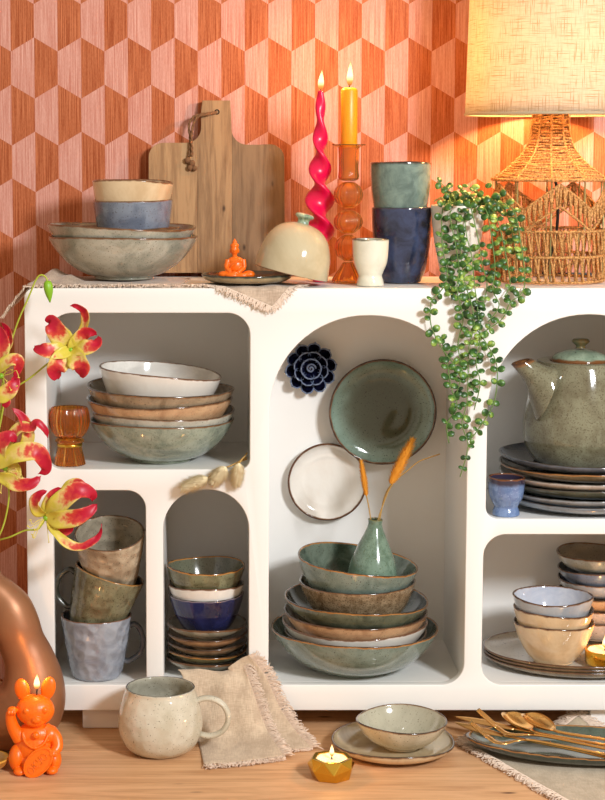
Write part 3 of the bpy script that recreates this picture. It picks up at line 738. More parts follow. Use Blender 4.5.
# ---- mugs
def mug(label, mat, hmat, top, hw, bw, h, rot, hang, hsize, u, group=None, name='mug', outer=None, hz=(0.82, 0.26), hr=0.0058, t=0.0036, hflat=(0.75, 1.35), ring=None):
    E = Euler(rot); loc = Vector(top)-E.to_matrix()@Vector((0, 0, h))
    mg = thing(name, label, 'mug', loc, rot, group)
    outer = outer or [(bw*0.93*u, 0), (bw*u, 0.002), (bw*u+(hw-bw)*u*0.22, h*0.12), (bw*u+(hw-bw)*u*0.5, h*0.4), (bw*u+(hw-bw)*u*0.78, h*0.7), (hw*u, h)]
    vessel('body', None, None, mat, (0, 0, 0), outer, t, 64, parent=mg, warp=wavy(h, 0.006, 0.0, int(hw*10)), n=4)
    def rad_at(z):
        for a, b in zip(outer, outer[1:]):
            if a[1] <= z <= b[1]: return a[0]+(b[0]-a[0])*(z-a[1])/max(b[1]-a[1], 1e-6)
        return outer[-1][0]
    z1, z2 = hz[0]*h, hz[1]*h; r1, r2 = rad_at(z1)-t*0.6, rad_at(z2)-t*0.6; hs = hsize*u; zm = (z1+z2)/2; dz = (z1-z2)/2
    ro = max(r1, r2)
    pts = catmull([(r1, 0, z1), (r1+hs*0.45, 0, z1+dz*0.12), (ro+hs*0.85, 0, zm+dz*0.72), (ro+hs, 0, zm+dz*0.1), (ro+hs*0.78, 0, zm-dz*0.6), (r2+hs*0.4, 0, z2-dz*0.05), (r2, 0, z2)], 6)
    if ring: pts = [(ring[0]*u+ring[2]*u*cos(a_), 0, ring[1]+ring[2]*u*sin(a_)*0.94) for a_ in [rad(ring[3]+(ring[4]-ring[3])*q_/30) for q_ in range(31)]]
    hm = MB(); tube(hm, pts, hr, 14, attrs={'rimd': 0.05}, flat=hflat)
    hm.build('handle', hmat, mg, (0, 0, 0), (0, 0, hang)); return mg
gmug = 'mugs stacked in the lower left compartment'
Y2 = 0.052; u = 1/ppm((X(96, 650, Y2), Y2, Z2+0.05)); zt2 = Z(615, Y2); hm_ = zt2-Z2-0.0003
mug('grey blue dented mug at the bottom of the mug stack', G['mugblue'], G['greyhandle'], (X(96.3, 615, Y2), Y2, zt2), 35.3, 24, hm_, (0, 0, 0), 0.0, 14, u, gmug)
mug('mossy green mug tilted in the middle of the mug stack', G['muggreen'], G['darkhandle'], at(109.8, 573, Y2), 35.5, 24, hm_*0.97, (0, rad(17), 0), pi-0.1, 15, u, gmug)
mug('beige dented mug tipped forward on top of the mug stack', G['mugbeige'], G['mugbeige'], at(109.2, 533.5, Y2-0.02), 35.2, 24, hm_*0.93, (rad(18), rad(-1), 0), 1.1, 14, u, gmug)
# ---- mug, plate and bowl on the table
pb = atz(160.5, 750.5, 0); Ym = pb.y; u = 1/ppm((pb.x, Ym, 0.05)); zt_ = Z(687.5, Ym)
out = [(24*u, 0), (28*u, 0.0015), (35*u, zt_*0.10), (40.5*u, zt_*0.26), (42.3*u, zt_*0.45), (40.8*u, zt_*0.66), (37.5*u, zt_*0.84), (35*u, zt_*0.95), (34.6*u, zt_)]
mug('round bellied oatmeal mug on the table in front of the cabinet', G['mugcream'], G['mugcream'], (pb.x, Ym, zt_+0.0004), 34, 27, zt_, (0, 0, 0), -0.12, 31, u, None, outer=out, hz=(0.86, 0.30), hr=0.0064, hflat=(0.72, 1.2), ring=(48, zt_*0.56, 20.5, 128, -112))
pp = atz(393, 740, 0.018); u = 1/ppm(pp); Rp = 61.5*u
vessel('dinner_plate', 'cream speckle-edged plate on the table holding a small bowl', 'plate', G['cream'], (pp.x, pp.y, 0.0003), bowl_pts(Rp, 0.0185, Rp*0.66, 0.7, 0.003, 0.85), 0.0036, 72, warp=wavy(0.0185, 0.004, 0.0018, 5))
pq = atz(401.5, 743.5, 0.006); u = 1/ppm(pq)
bowl('small_bowl', 'cream grey bowl standing on the plate on the table', 'bowl', glaze('oat_glaze', (212, 200, 174), (186, 172, 144), (190, 184, 162), (66, 52, 42), 0.0026, 0.12, 14, 0.1), 356, 447, 720, pq.y-0.013, 0.0062, k=0.55, rf=0.42, seed=11, dz=0.0016)
# ------------------------------------------------------------------ cloth helpers
def fringe_mesh(edge, outward, length, n, seed, drop=0.25, r=0.00065, up=Vector((0, 0, 1)), floor=None, clump=0.5):
    """loose threads along an edge polyline; outward(i,t)->direction"""
    R = random.Random(seed); m = MB(); P = [Vector(p) for p in edge]
    ls = [0]
    for a, b in zip(P, P[1:]): ls.append(ls[-1]+(b-a).length)
    for k in range(n):
        s = (k+R.random())/n*ls[-1]
        i = max(j for j in range(len(P)-1) if ls[j] <= s+1e-9); t = (s-ls[i])/max(ls[i+1]-ls[i], 1e-9)
        p = P[i].lerp(P[i+1], t); tg = (P[i+1]-P[i]).normalized(); d = outward(s/ls[-1])
        L = length*R.uniform(0.45, 1.15); j1, j2 = R.uniform(-1, 1), R.uniform(-1, 1)
        q1 = p+d*L*0.5+tg*j1*L*0.28*clump*2+up*L*R.uniform(-0.08, 0.34); q2 = p+d*L+tg*(j1*0.5+j2)*L*0.5*clump*2+up*L*R.uniform(-drop-0.1, 0.25)
        if floor is not None:
            q1.z = max(q1.z, floor+r); q2.z = max(q2.z, floor+r)
        tube(m, catmull([p-d*0.002, q1, q2], 3), [r, r, r, r*1.1, r*1.1, r, r*0.6], 4)
    return m
def sheet(fn, nu, nv, th=0.0011, mb=None):
    m = mb or MB(); top = [[Vector(fn(i/nu, j/nv)) for j in range(nv+1)] for i in range(nu+1)]
    def nrm(i, j):
        a = top[min(i+1, nu)][j]-top[max(i-1, 0)][j]; b = top[i][min(j+1, nv)]-top[i][max(j-1, 0)]
        n = a.cross(b); return n.normalized() if n.length > 1e-12 else Vector((0, 0, 1))
    vs = [top[i][j] for i in range(nu+1) for j in range(nv+1)]+[top[i][j]-nrm(i, j)*th for i in range(nu+1) for j in range(nv+1)]
    o = (nu+1)*(nv+1); fs = []; I = lambda i, j: i*(nv+1)+j
    for i in range(nu):
        for j in range(nv):
            fs.append((I(i, j), I(i+1, j), I(i+1, j+1), I(i, j+1))); fs.append((o+I(i, j), o+I(i, j+1), o+I(i+1, j+1), o+I(i+1, j)))
    for i in range(nu):
        fs.append((I(i, 0), o+I(i, 0), o+I(i+1, 0), I(i+1, 0))); fs.append((I(i, nv), I(i+1, nv), o+I(i+1, nv), o+I(i, nv)))
    for j in range(nv):
        fs.append((I(0, j), I(0, j+1), o+I(0, j+1), o+I(0, j))); fs.append((I(nu, j), o+I(nu, j), o+I(nu, j+1), I(nu, j+1)))
    m.add(vs, fs); return m
def stuffpart(o): o['kind'] = 'stuff'; return o
TOP = zt
def drape(x, y, lift=0.0012):
    """lay a flat pattern point on the cabinet top; beyond its front or left edge it hangs down"""
    z = TOP+lift; r = 0.006; fx, fy = x, y
    if y < 0.004:
        d = 0.004-y; a = min(d/r, pi/2); fy = 0.004-r*sin(a); z -= r*(1-cos(a)); z -= max(0, d-r*pi/2); fy -= 0.0012
    if x < x0+0.004:
        d = x0+0.004-x; a = min(d/r, 1.25); fx = x0+0.004-r*sin(a); z -= r*(1-cos(a)); rest = max(0, d-r*1.25); z -= rest*0.78; fx -= rest*0.62
    return Vector((fx, fy, z))
def clothpatch(name, label, quad, seed, mat, fring, flen=0.012, wr=0.003, nu=44, nv=30, group=None, dens=1.0, bump=None):
    """quad: four pattern corners (x,y) in order; fring: indexes of fringed edges"""
    R = random.Random(seed); ph = [R.uniform(0, 6) for _ in range(6)]
    Q = [Vector((a, b, 0)) for a, b in quad]
    def pat(u, v): return (Q[0]*(1-u)+Q[1]*u)*(1-v)+(Q[3]*(1-u)+Q[2]*u)*v
    def fn(u, v):
        p = pat(u, v); w = 0.5+0.5*sin(u*9+ph[0]+2*sin(v*5+ph[1]))*sin(v*7+ph[2]+u*3)
        e = min(1, 6*min(u, v, 1-u, 1-v)+0.35)
        q = drape(p.x, p.y, 0.0016+wr*w*e)
        if bump and p.y > 0.004 and p.x > x0: q.z += bump(u, v)
        if p.y < 0: q.y -= 0.002+0.004*w*min(1, -p.y*40)
        return q
    c = Vector((0, 0, 0)); g = thing(name, label, 'napkin', (pat(.5, .5).x, pat(.5, .5).y, TOP), group=group); off = Vector(g.location)
    m = sheet(fn, nu, nv); m.v = [tuple(Vector(v)-off) for v in m.v]; m.build('cloth', mat, g)
    for k in fring:
        uv = {0: lambda t: (t, 0), 1: lambda t: (1, t), 2: lambda t: (1-t, 1), 3: lambda t: (0, 1-t)}[k]
        edge = [fn(*uv(i/40)) for i in range(41)]
        mid = Q[k].lerp(Q[(k+1) % 4], 0.5); cen = pat(.5, .5); tg = (Q[(k+1) % 4]-Q[k]).normalized(); nd = Vector((tg.y, -tg.x, 0))
        if nd.dot(mid-cen) < 0: nd = -nd
        def outw(t, k=k, nd=nd):
            a = Q[k].lerp(Q[(k+1) % 4], t); return (drape(a.x+nd.x*0.01, a.y+nd.y*0.01)-drape(a.x, a.y)).normalized()
        f = fringe_mesh(edge, outw, flen, int(dens*1500*(Q[(k+1) % 4]-Q[k]).length), seed+k, r=0.0007)
        f.v = [tuple(Vector(v)-off) for v in f.v]; stuffpart(f.build('fringe', M['fringe'], g))
    return g
# ---- napkins on the cabinet top
def pat_at(px, py): q = atz(px, py, TOP); return (q.x, q.y)
xl = x0
clothpatch('linen_napkin', 'beige fringed napkin under the big bowls on the left of the cabinet top', [(xl-0.052, 0.012), (X(178, 288), 0.022), (X(190, 288), 0.2), (xl-0.012, 0.215)], 5, M['linen'], (0, 3), 0.012, 0.004,
  bump=lambda u, v: 0.022*max(0, 1-abs(u-0.24)/0.13)**1.3*max(0, 1-abs(v-0.55)/0.5)+0.012*max(0, 1-abs(u-0.36)/0.07)*max(0, 1-abs(v-0.35)/0.3))
fx = X(285, 300); 
clothpatch('linen_napkin', 'beige fringed napkin under the orange statue with its corner hanging over the cabinet front', [(X(182, 288), 0.03), (X(272, 300), -0.032), (X(306, 288), 0.03), (X(250, 288), 0.17)], 6, M['linen'], (0, 1), 0.010, 0.003)
# ---- bowls on the left of the top
gtb = 'bowls stacked on the left of the cabinet top'
YB = 0.126; cz = TOP+0.0065
stack(YB, cz, [
 ('serving_bowl', 'widest stone grey bowl at the bottom of the stack on the cabinet top', 'bowl', G['stone'], 49, 198, 236.5, dict(rf=0.40, k=0.5)),
 ('serving_bowl', 'stone grey bowl with amber inner rim nested in the widest bowl on the cabinet top', 'bowl', G['stone'], 46.5, 196.5, 226.5, dict(rf=0.40, k=0.5, tilt=1.6)),
 ('serving_dish', 'shallow brown-rimmed dish inside the big bowls under the blue bowl', 'dish', G['taupe'], 73, 180, 228.5, dict(rf=0.5, k=0.5, sit=0.014)),
 ('small_bowl', 'grey blue bowl under the peach one on the cabinet top', 'bowl', G['bluegrey'], 93.3, 172.5, 201, dict(rf=0.72, k=0.5, sit=0.0135, e=0.9)),
 ('small_bowl', 'pale peach bowl with dark rim on top of the grey blue bowl', 'bowl', G['peachpale'], 92.3, 173.7, 181.5, dict(rf=0.6, k=0.5, tilt=1.5, e=0.9)),
], gtb)
# ---- cutting board
Yb0, Yb1 = 0.261, 0.288
bb = at(217, 275, Yb0); bt = at(216, 101, Yb1)
lean = math.atan2(Yb1-Yb0, bt.z-TOP); 
cb_ = thing('cutting_board', 'wooden chopping board with handle leaning against the wallpaper', 'cutting board', (bb.x, Yb0, TOP+0.001), (-lean, 0, 0))
u = 1/ppm((bb.x, 0.25, TOP+0.1)); Hb = (bt.z-TOP)/cos(lean); zy = lambda py: (Z(py, 0.25)-TOP)
out = []
def bx_(px): return (px-217)*u
pts = [(148.5, 275), (148.5, 158)]
def arc(cx_, cy_, r, a0, a1, n=8): return [(cx_+r*cos(rad(a0+(a1-a0)*i/n)), cy_+r*sin(rad(a0+(a1-a0)*i/n))) for i in range(n+1)]
pts = [(148.5, 274)]+arc(163, 158.5, 14.5, 180, 270)[0:]+[(181, 144)]+arc(186, 129, 15, 90, 0)+[(201, 112), (202.4, 101.4), (230.2, 101.4), (231.2, 116)]+arc(247.5, 130, 16, 180, 95)+[(258, 146)]+arc(270, 160, 14.5, -95, 0)+[(285, 274)]
poly = [(bx_(a), zy(b)/cos(lean)) for a, b in pts]; poly = [(a, max(b, 0.0)) for a, b in poly]
# the three glued boards: clip the outline at the two seams
def clip(poly, xa, keep_less):
    o = []
    for (p, q) in zip(poly, poly[1:]+poly[:1]):
        i1 = (p[0] <= xa) if keep_less else (p[0] >= xa); i2 = (q[0] <= xa) if keep_less else (q[0] >= xa)
        if i1: o.append(p)
        if i1 != i2:
            t = (xa-p[0])/(q[0]-p[0]); o.append((xa, p[1]+t*(q[1]-p[1])))
    return o
s1, s2 = bx_(197.5), bx_(232)
strips = [clip(poly, s1-0.0001, True), clip(clip(poly, s1+0.0001, False), s2-0.0001, True), clip(poly, s2+0.0001, False)]
bm = bmesh.new(); th = 0.014; tone = bm.verts.layers.float.new('tone')
for st, tn in zip(strips, (0.1, 0.35, 0.9)):
    vs = [bm.verts.new((a, -th, b)) for a, b in st]; f = bm.faces.new(vs)
    r = bmesh.ops.extrude_face_region(bm, geom=[f]); nv = [g for g in r['geom'] if isinstance(g, bmesh.types.BMVert)]
    for v in nv: v.co.y = 0
    for v in vs+nv: v[tone] = tn
bmesh.ops.recalc_face_normals(bm, faces=bm.faces)
me = bpy.data.meshes.new('board'); bm.to_mesh(me); bm.free(); me.materials.append(M['board'])
o = bpy.data.objects.new('board', me); COL.objects.link(o); o.parent = cb_; bevel(o, 0.0014, 2)
hz_ = zy(113)/cos(lean); hx = bx_(217)
hm = MB(); lathe(hm, [(0.0046, -0.0008), (0.0046, 0.0008), (0.0026, 0.0009), (0.0026, -0.0008), (0.0046, -0.0008)], 20); hm.build('hanging_hole', M['wick'], cb_, (hx, -th, hz_), (pi/2, 0, 0))
rm = MB()
def rp(px, py, y): return (bx_(px), y, zy(py)/cos(lean))
def strand(pts, r, ph, tw=9):
    c = catmull(pts, 10); n = len(c)
    for k in range(2):
        q = []
        for i, p in enumerate(c):
            d = (c[min(i+1, n-1)]-c[max(i-1, 0)]).normalized(); a = i*0.55+k*pi+ph; s = d.cross(Vector((0, 1, 0))).normalized(); q.append(p+s*cos(a)*r*0.6+Vector((0, 1, 0))*sin(a)*r*0.6)
        tube(rm, q, r, 7)
strand([rp(217, 113, -th+0.002), rp(210, 114.5, -th-0.005), rp(200, 116, -th-0.005), rp(193, 119, -th-0.005), rp(189, 127, -th-0.005), rp(190, 138, -th-0.004), rp(190, 150, -th-0.004), rp(189, 158, -th-0.005)], 0.0016, 0)
strand([rp(217, 113.5, -th+0.002), rp(208, 116, -th-0.008), rp(198, 118.5, -th-0.008), rp(193.5, 126, -th-0.008), rp(191.5, 138, -th-0.008), rp(192, 150, -th-0.008), rp(192, 158, -th-0.008)], 0.0016, 1)
for (a, b, r) in ((187.5, 162, 0.0052), (192, 165, 0.0055), (190, 169.5, 0.005), (194.5, 170, 0.0046)):
    ellipsoid(rm, rp(a, b, -th-0.0055), (r, r*0.9, r*1.1), Euler((0.4, 0.5, 0)), 14, 10)
rm.build('cord', M['rope'], cb_)
# ---- small plate with statue, cloche
YP = 0.062; pl_ = at(246, 274.5, YP); u = 1/ppm(pl_); pz_ = TOP+0.0062
vessel('saucer', 'small dark-rimmed dish on the napkin holding an orange statue', 'dish', glaze('smoky_dish_glaze', (168, 152, 118), (140, 124, 92), (96, 72, 50), (40, 40, 34), 0.0034, 0.12, 20, 0.2, amber=(70, 76, 62)), (X(247, 275, YP), YP, pz_),
       [(34*u, 0), (38*u, 0.001), (43*u, 0.005), (45.5*u, 0.0105)], 0.0032, 56)
# seated statue: lumps melted into one skin
sx = X(236.3, 270, YP-0.012); s = u
s *= 1.06
def SP(px, py): return ((px-236.3)*s, (274.6-py)*s)
mb = MB()
def E_(px, py, y, rx, ry, rz, rot=None): a, b = SP(px, py); ellipsoid(mb, (a, y*s, b), (rx*s, ry*s, rz*s), rot, 20, 14)
E_(236.5, 271.5, 0, 13, 8, 3.2)                                   # crossed legs
E_(225.5, 270.5, -3, 6.5, 5.5, 3.6, Euler((0, 0.1, 0.3))); E_(247.5, 270.3, -3, 6.5, 5.5, 3.8, Euler((0, -0.1, -0.3)))
E_(232, 270.8, -7.5, 7, 3.2, 2.6, Euler((0, 0.06, 0))); E_(240.5, 270.9, -7.5, 7, 3.2, 2.6, Euler((0, -0.06, 0)))
E_(235.5, 262.5, 0.5, 6.9, 5, 8.2); E_(235.5, 257.5, 0.5, 7.6, 4.6, 4)         # torso, shoulders
for (a, b, c, d, y1, y2, r) in ((228.4, 256.5, 226.8, 264, 0, -1.5, 2.5), (226.8, 264, 231, 268.2, -1.5, -6, 2.1), (242.6, 256.5, 243.8, 264, 0, -1.5, 2.5), (243.8, 264, 238, 268.2, -1.5, -6, 2.1)):
    p, q = SP(a, b), SP(c, d); tube(mb, [Vector((p[0], y1*s, p[1])).lerp(Vector((q[0], y2*s, q[1])), t) for t in (0, .33, .66, 1)], [r*s, r*s*1.02, r*s*0.95, r*s*0.85], 14)
E_(234.6, 268.2, -7.5, 3.4, 1.8, 1.3)                             # folded hands
tube(mb, [(SP(234.8, 255)[0], 0, SP(234.8, 255)[1]), (SP(234.6, 250)[0], -0.3*s, SP(234.6, 250)[1])], 2.4*s, 14)
E_(234.6, 247.2, -0.4, 3.9, 4, 5.0); E_(234.7, 243.6, 0.2, 4.2, 4.2, 3.0); E_(234.7, 240.2, 0.2, 2.1, 2.1, 2.4); E_(234.7, 237.9, 0.2, 0.9, 0.9, 1.2)
E_(230.7, 248.2, 0, 0.7, 1.0, 2.2); E_(238.5, 248.2, 0, 0.7, 1.0, 2.2); E_(234.5, 247.8, -4.3, 0.7, 0.8, 1.2)
E_(233, 246.6, -3.7, 1.0, 0.6, 0.5); E_(236.2, 246.6, -3.7, 1.0, 0.6, 0.5); E_(234.6, 250, -3.5, 1.2, 0.7, 0.5)
sash = [(239.5, 256, -4.4), (236, 259, -5.2), (232, 262.5, -5.2), (229.5, 265.5, -4)]
tube(mb, [(SP(a, b)[0], y*s, SP(a, b)[1]) for a, b, y in sash], 0.9*s, 8)
st = fused('seated_statue', mb, M['buddha'], 0.0006, None, (sx, YP-0.012, pz_+0.0050), smooth=2)
tag(st, 'small orange statue of a cross-legged seated figure on the dark-rimmed dish', 'statue')
# flower-like scrap behind the statue
yc = 0.055; cc = at(291, 275.5, yc); u = 1/ppm(cc)
tl = rad(13.5); cl_ = thing('cloche', 'sand coloured dome lid with green knob tipped on the edge of the dish', 'cloche', (cc.x, yc, 0), (0, tl, 0))
hR = 37.4*u; hH = 51*u
prof = [(hR, 0), (hR*1.0, 0.004), (hR*0.99, hH*0.25), (hR*0.94, hH*0.5), (hR*0.82, hH*0.72), (hR*0.6, hH*0.89), (hR*0.3, hH*0.975), (0.001, hH)]
prof = [(hR, 0), (hR*1.0, 0.004), (hR*0.985, hH*0.22), (hR*0.93, hH*0.45), (hR*0.80, hH*0.69), (hR*0.6, hH*0.865), (hR*0.32, hH*0.965), (0.001, hH)]
po = catmull([Vector(p) for p in prof], 6); nrm = []
for i in range(len(po)):
    d = po[min(i+1, len(po)-1)]-po[max(i-1, 0)]; nrm.append(Vector((-d.y, d.x)).normalized())
pi_ = [p+n*0.0035 for p, n in zip(po, nrm)]; pi_ = [q for q in pi_ if q.x > 0.002]
full = [(p.x, p.y) for p in reversed(pi_)]+[(hR-0.0017, -0.001)]+[(p.x, p.y) for p in po[:-1]]+[(0, hH)]
full = [(0, full[0][1])]+full
nin = len(pi_)+1
mbx = MB(); lathe(mbx, full, 64, {'rimd': [0.05]*nin+[0.0]+[0.002+0.05*i/len(po) for i in range(len(po))], 'ins': [0]*len(full)})
low = hR*sin(tl)
cl_.location.z = TOP+0.0068+low+0.0008
mbx.build('dome', G['cloche'], cl_)
km = MB(); kp = [(6.2*u, -0.001), (5.6*u, 2*u), (6.5*u, 4*u), (9.2*u, 6*u), (9.4*u, 8*u), (7*u, 9.6*u), (0, 10.2*u)]
lathe(km, [(p.x, p.y) for p in catmull([Vector(q) for q in kp], 4)], 36, {'rimd': [0.05]*25, 'ins': [0]*25}); km.build('knob', G['knobgreen'], cl_, (0, 0, hH-0.001))
# ---- twisted pink candle
yk = 0.137; kb = at(322, 282, yk); u = 1/ppm(kb); H = Z(91.5, yk)-TOP
tc = thing('twisted_candle', 'tall hot pink twisted candle burning behind the dome lid', 'candle', (X(320, 180, yk), yk, TOP+0.0005))
m = MB(); NS, SG = 120, 24; vs = []; fs = []
for i in range(NS+1):
    s_ = i/NS; z = 0.0005+H*s_; py = 282-(282-91.5)*s_
    KN = [(91, 3.2), (104, 5.0), (125, 6.0), (138, 7.8), (167, 11.2), (200, 15), (230, 15.4), (255, 12), (283, 9)]
    ra = next(a[1]+(b[1]-a[1])*(py-a[0])/(b[0]-a[0]) for a, b in zip(KN, KN[1:]) if a[0] <= py <= b[0])
    rb = ra*(0.47 if py > 150 else 0.47+0.42*min(1, (150-py)/45)) if py < 258 else ra*(0.5+0.4*min(1, (py-258)/14))
    an = (py-104.5)/32*pi
    cx_ = 0.0
    for j in range(SG):
        t = 2*pi*j/SG; x_, y_ = ra*cos(t), rb*sin(t)*(1+0.0*cos(t))
        # dumb-bell section: two strands wound round each other
        k_ = 1-0.18*sin(t)**2
        vs.append(((x_*cos(an)-y_*sin(an)*k_)*u+((321.5-0.8*(1-s_)-1.5*s_)-321.5)*0*u, (x_*sin(an)+y_*cos(an)*k_)*u, z))
for i in range(NS):
    for j in range(SG): fs.append((i*SG+j, i*SG+(j+1) % SG, (i+1)*SG+(j+1) % SG, (i+1)*SG+j))
fs.append(tuple(range(SG-1, -1, -1))); fs.append(tuple(NS*SG+j for j in range(SG))); m.add(vs, fs); m.build('candle', M['pink'], tc)
wk = wick(tc, (0, 0, H), 5*u, 0.0009, 0.1); flame(tc, (0.0004, 0, H+0.0015), 20.5*u, 3.1*u, 0.06, 'flame')
# ---- ribbed glass candlestick with orange candle
yg = 0.11; gx = X(348.5, 200, yg); u = 1/ppm((gx, yg, TOP+0.1)); g = thing('glass_candlestick', 'ribbed orange glass candlestick with stacked globes beside the ivory egg cup', 'candlestick', (gx, yg, TOP+0.0005))
hz = lambda py: (282.5-py)*u
def ribs(n, a): return lambda th, i: 1+a*cos(n*th)
def glasspart(name, pts, rib=None, seg=96, mat='amber'):
    m = MB(); lathe(m, [(p.x*u, p.y) for p in catmull([Vector((a, hz(b))) for a, b in pts], 5)], seg, rib=rib); return m.build(name, M[mat], g)
def hollow(name, pts, t, rib, mat='amber', seg=96):
    m = MB(); c = catmull([Vector((a*u, hz(b))) for a, b in pts], 5); nn = []
    for i in range(len(c)):
        d = c[min(i+1, len(c)-1)]-c[max(i-1, 0)]; nn.append(Vector((-d.y, d.x)).normalized())
    inn = [p+n*t*u for p, n in zip(c, nn)]; pr = [(max(p.x, 0.0004), p.y) for p in c]+[(max(p.x, 0.0004), p.y) for p in reversed(inn)]; pr.append(pr[0])
    lathe(m, pr, seg, rib=rib); return m.build(name, M[mat], g)
hollow('base', [(14.5, 282.3), (15.5, 280), (13, 275), (9, 269), (6, 264), (5, 262)], 1.0, ribs(12, 0.05))
for (cy_, rx, rz) in ((247.5, 13, 13.5), (221.5, 14.2, 12), (194.5, 14.2, 13.5)):
    hollow('globe', [(4, cy_+rz*0.96)]+[(rx*cos(rad(a)), cy_-rz*sin(rad(a))) for a in (-62, -40, -20, 0, 20, 40, 62)]+[(4, cy_-rz*0.96)], 1.0, ribs(20, 0.04))
hollow('cup', [(5, 180.6), (9, 179.5), (10.2, 176), (9.6, 170), (9.8, 155), (10.3, 148), (13, 146.3), (16.3, 145.2)], 0.9, ribs(28, 0.035))
oc_ = thing('taper_candle', 'burning orange candle standing in the ribbed glass candlestick', 'candle', (gx, yg, TOP+0.0005+hz(178)))
m = MB(); hh = 178-88.5; lathe(m, [(0, 0), (7.2*u, 0), (8.3*u, 1*u), (8.3*u, (hh-3)*u), (7.2*u, (hh-1)*u), (5*u, hh*u), (0, (hh-0.6)*u)], 32, rib=None); m.build('candle', M['orange'], oc_)
wick(oc_, (0, 0, hh*u), 5.5*u, 0.0009, 0.1); flame(oc_, (0.0005, 0, hh*u+0.002), 25*u, 3.3*u, 0.03, 'flame')
# ---- egg cup and tumblers
eggcup('ivory egg cup with dark rim in front of the dark blue tumbler', G['eggcream'], 370.6, 239.5, 284, 0.05, 18.4, TOP+0.0004)
yt_ = 0.12; u = 1/ppm(at(401, 240, yt_))
def tumbler(label, mat, px, prim, base, hw, bw, rot=0):
    zr = Z(prim, yt_); xc = X(px, prim, yt_); h = zr-base
    vessel('tumbler', label, 'tumbler', mat, (xc, yt_, base), [(bw*0.8*u, 0), (bw*0.93*u, 0.001), (bw*u, 0.004), (bw*u+(hw-bw)*u*0.45, h*0.2), (bw*u+(hw-bw)*u*0.8, h*0.5), (bw*u+(hw-bw)*u*0.95, h*0.8), (hw*u, h)], 0.0034, 56, warp=wavy(h, 0.003, 0.0006, int(px)), floor=0.006)
    return zr
z1_ = tumbler('tall dark blue tumbler under the green one on the cabinet top', glaze('midnight_blue_glaze', (56, 66, 96), (30, 34, 52), (40, 50, 80), (30, 26, 30), 0.003, 0.1, 22, 0.0, (90, 104, 150), amber=(60, 56, 70)), 402, 208, TOP+0.0004, 30.2, 20)
zb2 = Z(217.5, yt_)
tumbler('sea green tumbler with dark rim stacked on the dark blue one', G['teal'], 401, 163, zb2, 30.6, 23.6)
# ---- table lamp
YL = 0.149; lx = X(549, 200, YL); u = 1/ppm((lx, YL, TOP+0.15)); lamp = thing('table_lamp', 'lit table lamp with woven rope base and linen drum shade', 'lamp', (lx, YL, TOP+0.0005))
lz = lambda py: (283.5-py)*u+0.0002
sh = MB(); n = 96; vs = []; fs = []; av = []
r0, r1, z0, z1 = 84.5*u, 80.5*u, lz(117.5), lz(-48)
NZ = 12
for i in range(NZ+1):
    for j in range(n):
        t = 2*pi*j/n; r = r0+(r1-r0)*i/NZ; vs.append((r*cos(t), r*sin(t), z0+(z1-z0)*i/NZ)); av.append(j/n if j < n/2 else 1-j/n)
for i in range(NZ):
    for j in range(n): fs.append((i*n+j, i*n+(j+1) % n, (i+1)*n+(j+1) % n, (i+1)*n+j))
sh.add(vs, fs, 0, {'ang': av}); so = sh.build('lamp_shade', M['shade'], lamp); md = so.modifiers.new('t', 'SOLIDIFY'); md.thickness = 0.0008; md.offset = -1
tm = MB(); tube(tm, [(r0*1.003*cos(2*pi*j/72), r0*1.003*sin(2*pi*j/72), z0) for j in range(72)], 0.0022, 8, closed=True, flat=(1, 0.6)); tm.build('shade_trim', plain('shade_hem', rgb(176, 160, 132), 0.9), so)
wm = MB()
for k in range(3):
    a = 2*pi*k/3+0.5; tube(wm, [(0.012*cos(a), 0.012*sin(a), lz(104)), (r0*0.985*cos(a), r0*0.985*sin(a), z0+0.004)], 0.0013, 6)
wm.build('shade_spider', M['wire'], lamp)
bm_ = MB(); ellipsoid(bm_, (0, 0, lz(55)), (0.028, 0.028, 0.034)); bm_.build('bulb', M['bulb'], lamp)
sm_ = MB(); lathe(sm_, [(0, lz(122)), (0.012, lz(122)), (0.014, lz(112)), (0.016, lz(90)), (0.013, lz(76)), (0, lz(76))], 24); sm_.build('socket', M['black'], lamp)
prof_c = catmull([Vector((16.5, 117)), Vector((17.2, 126)), Vector((18.5, 137)), Vector((23, 150)), Vector((33, 163)), Vector((45, 173)), Vector((56, 181))], 8)
def pr_at(i): return prof_c[i].x*u, lz(prof_c[i].y)
LR = random.Random(11)
wv = MB(); N = len(prof_c)
arcs = [0]
for a, b in zip(prof_c, prof_c[1:]): arcs.append(arcs[-1]+(b-a).length)
NR = 26; ROPE = 0.0021
for k in range(NR+1):
    sarc = arcs[-1]*k/NR; i = max(j for j in range(N-1) if arcs[j] <= sarc+1e-9); t = (sarc-arcs[i])/(arcs[i+1]-arcs[i]); p = prof_c[i].lerp(prof_c[i+1], t)
    seg = 72; q = []
    ph = LR.uniform(0, 6)
    for j in range(seg):
        th = 2*pi*j/seg; r = p.x*u+0.0014*(1 if k % 2 else -1)*cos(5*th)+0.0006*sin(7*th+ph); q.append((r*cos(th), r*sin(th), lz(p.y)+0.0006*sin(4*th+ph)+0.0006*sin(9*th+ph*2)))
    tube(wv, q, ROPE*LR.uniform(0.8, 1.1), 6, closed=True)
for k in range(10):                                                   # uprights wound with rope
    th = 2*pi*k/10+0.17; q = []
    for i in range(0, N): r, z = pr_at(i); q.append(((r+0.002)*cos(th), (r+0.002)*sin(th), z))
    tube(wv, q, 0.0019, 6)
for (rr, py) in ((56.5, 182), (16.5, 116.8)):
    tube(wv, [(rr*u*cos(2*pi*j/72), rr*u*sin(2*pi*j/72), lz(py)) for j in range(72)], 0.0026, 8, closed=True)
wv.build('woven_neck', M['wicker'], lamp)
